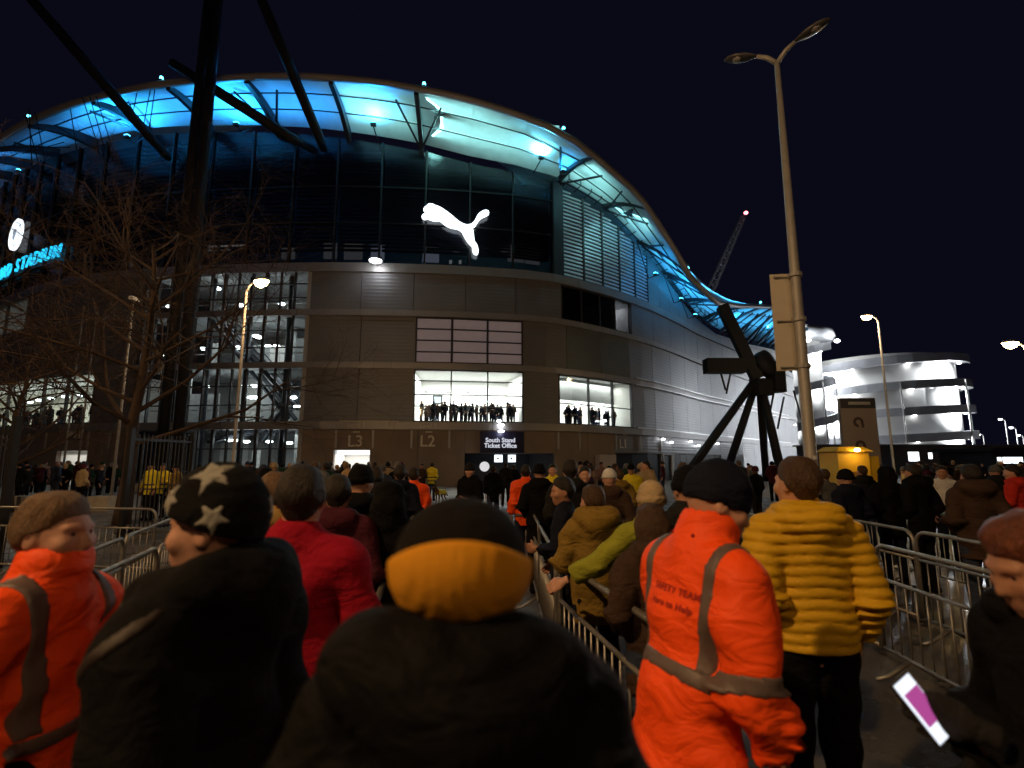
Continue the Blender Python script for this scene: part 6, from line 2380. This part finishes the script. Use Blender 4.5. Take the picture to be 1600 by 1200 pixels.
# police dog in a yellow coat
dl = at(688, 790, 23.0)
dog_loc = Vector((dl.x, 23.0, 0))
f = Fld(np.arange(-0.2, 0.2, 0.014), np.arange(-0.62, 0.62, 0.014), np.arange(-0.02, 0.85, 0.014))
f.cone((0, 0.20, 0.50), (0, -0.25, 0.48), 0.125, 0.10, 0.05)
f.cone((0, 0.26, 0.55), (0, 0.38, 0.70), 0.085, 0.065, 0.05)
f.ell((0, 0.42, 0.73), (0.065, 0.085, 0.065), 0.03)
f.cone((0, 0.48, 0.71), (0, 0.58, 0.69), 0.038, 0.026, 0.02)
for sx in (-1, 1):
    f.cone((sx * 0.045, 0.39, 0.78), (sx * 0.055, 0.38, 0.85), 0.022, 0.006, 0.012)
    f.cone((sx * 0.075, 0.20, 0.44), (sx * 0.08, 0.19, 0.23), 0.05, 0.028, 0.03)
    f.cone((sx * 0.08, 0.19, 0.23), (sx * 0.08, 0.20, 0.03), 0.027, 0.024, 0.01)
    f.cone((sx * 0.075, -0.24, 0.46), (sx * 0.085, -0.18, 0.30), 0.075, 0.04, 0.03)
    f.cone((sx * 0.085, -0.18, 0.30), (sx * 0.085, -0.30, 0.18), 0.036, 0.026, 0.012)
    f.cone((sx * 0.085, -0.30, 0.18), (sx * 0.085, -0.27, 0.03), 0.024, 0.024, 0.01)
    for y in (0.22, -0.25):
        f.cone((sx * 0.082, y, 0.025), (sx * 0.082, y + 0.04, 0.02), 0.026, 0.02, 0.01)
f.cone((0, -0.33, 0.50), (0, -0.52, 0.30), 0.035, 0.02, 0.02)
f.clip(lambda X, Y, Z: 0.002 - Z + 0 * X + 0 * Y)
dog = link(bpy.data.objects.new('dog', f.mesh('dog')))
setmat(dog, mat('dog_fur', (0.12, 0.07, 0.03), 0.8, noise=0.5, nscale=6, bump=0.5, bscale=60))
tag(dog, 'dog in a bright yellow coat standing by the yellow officer', 'dog')
f2 = f.like()
f2.D = np.maximum(f.D - 0.014, np.maximum(np.abs(f.grid()[1]) - 0.24 + 0 * f.grid()[0] + 0 * f.grid()[2], 0.40 - f.grid()[2] + 0 * f.grid()[0])).astype(F32)
setmat(inst('dog_coat', f2.mesh('dog_coat'), dog), CL['hivis_yellow'])
place(dog, dog_loc, rad(150), 1.757)

# ------------------------------------------------------------------ far crowd: one small mesh each
def far_variant(k):
    rnd = random.Random(100 + k)
    pose = ('pocket', 'down', 'front')[k % 3]
    arms = {'pocket': arms_of(ARM_POCKET, ARM_POCKET), 'down': arms_of(ARM_DOWN, ARM_DOWN), 'front': arms_of(ARM_FRONT, ARM_DOWN)}[pose]
    xf = Xf(PIV, rnd.uniform(-0.6, 0.6), rnd.uniform(-0.05, 0.2), 0)
    parts = []
    h = 0.034
    b = bgrid(h, arms, 0.022)
    b.cone((0, -0.012, 1.44), (0, 0.0, 1.56), 0.062, 0.056, 0.03)
    head_prims(b, xf, False)
    for sx, (e, w) in zip((-1, 1), arms):
        w = np.array(w); e = np.array(e); dd = (w - e) / np.linalg.norm(w - e)
        b.cone(w - dd * 0.04, w + dd * 0.10, 0.036, 0.03, 0.01)
    parts.append(b.mesh('a'))
    parts.append(jacket_field(arms, h, 0.02, (0.74, 0.86, 0.8)[k % 3], ('down', None, 'big')[k % 3], xf=xf, fold=0.006, seed=k).mesh('b'))
    parts.append(trousers_mesh('c', 0.036))
    parts.append(hat_mesh('d', xf, 0.022, cuff=0.04) if k % 2 else hair_mesh('d', xf, ('short', 'full', 'long')[k % 3], 0.022))
    V, Fc, Mi = [], [], []
    for mi, p in enumerate(parts):
        o = len(V)
        V += [tuple(v.co) for v in p.vertices]
        for q in p.polygons:
            Fc.append(tuple(o + i for i in q.vertices))
            Mi.append(mi)
        bpy.data.meshes.remove(p)
    me = bpy.data.meshes.new('person')
    me.from_pydata(V, [], Fc)
    smooth(me)
    for m_ in (SKIN[0], CL['black'], CL['black'], HAIR['dark']):
        me.materials.append(m_)
    me.polygons.foreach_set('material_index', Mi)
    return me


FAR = [far_variant(k) for k in range(6)]
JC = ['black', 'black', 'charcoal', 'navy', 'brown', 'maroon', 'grey', 'pink', 'denim', 'beige', 'green']
HC = ['dark', 'dark', 'brown', 'sandy', 'grey', 'blond']
RC = random.Random(21)


def far_person(loc, face, label, group, jc=None, H=None):
    k = RC.randrange(6)
    o = link(bpy.data.objects.new('person', FAR[k]))
    ms = (SKIN[RC.choice((0, 0, 0, 1, 2))], CL[jc or RC.choice(JC)], RC.choice(TRS), CL[RC.choice(JC)] if k % 2 else HAIR[RC.choice(HC)])
    for i, m_ in enumerate(ms):
        o.material_slots[i].link = 'OBJECT'
        o.material_slots[i].material = m_
    jn = ms[1].name.replace('cloth_', '')
    hn = (ms[3].name.replace('cloth_', '') + ' beanie') if k % 2 else (ms[3].name.replace('hair_', '') + ' hair')
    tag(o, 'person in a %s coat with %s ' % (jn, hn) + label, 'person', group)
    place(o, loc, face, H or RC.uniform(1.6, 1.86))
    return o


def scatter(n, u0, u1, d0, d1, label, group, face=(-25, 25), tries=40, mind=0.55):
    got = []
    for i in range(n):
        for t in range(tries):
            d = RC.uniform(d0, d1)
            p = ground_at(RC.uniform(u0, u1), d)
            if all((p - q).length > mind for q in got):
                break
        got.append(p)
        far_person(p, rad(RC.uniform(*face)), label, group)


scatter(46, 395, 632, 11, 29, 'in the crowd at gate L3', 'crowd waiting at gate L3')
scatter(24, 30, 200, 20, 33, 'near the tree side gates', 'crowd by the tree side gates', (-180, 180))
scatter(12, 300, 395, 20, 32, 'below the glazed atrium', 'crowd below the glazed atrium', (-180, 180))
scatter(16, 905, 1075, 11, 30, 'near the dark kiosks', 'crowd by the dark kiosks', (-180, 180))
scatter(34, 1275, 1600, 13, 40, 'between the stall and tower', 'crowd between the stall and the tower', (-180, 180))
scatter(6, 1135, 1240, 14, 34, 'under the mast foot', 'crowd under the mast foot', (-180, 180))
# people upstairs behind the concourse glass
def upstairs(s0, s1, n, o0, o1, label, group):
    for i in range(n):
        s = s0 + (s1 - s0) * (i + RC.uniform(0.2, 0.8)) / n
        p = W(s, 4.55, -RC.uniform(o0, o1))
        far_person(p, rad(RC.uniform(-180, 180)), label, group, RC.choice(['black', 'black', 'charcoal', 'navy', 'brown']))


upstairs(sC0 + 0.3, sC1 - 0.3, 24, 0.7, 2.4, 'upstairs above the ticket office', 'people in the concourse above the ticket office')
upstairs(sR0 + 0.3, sR1 - 0.3, 18, 0.7, 2.4, 'upstairs in the corner window', 'people in the corner concourse')
upstairs(sWL1 - 20, sWL1 - 0.3, 30, 0.7, 2.6, 'upstairs behind the trees', 'people in the concourse behind the trees')
# a few on the spiral tower
for lv, ang in ((1, -100), (1, -94), (1, -78), (2, -72), (2, -66), (2, -62), (0, -105), (0, -82), (0, -70)):
    a = rad(ang)
    k = (a - rad(250)) / (2 * math.pi) % 1.0
    c = tw1.location
    far_person(Vector((c.x + 14.6 * math.cos(a), c.y + 14.6 * math.sin(a), 0.6 + 4.9 * (lv + k))), a, 'on the spiral tower', 'people on the spiral tower')
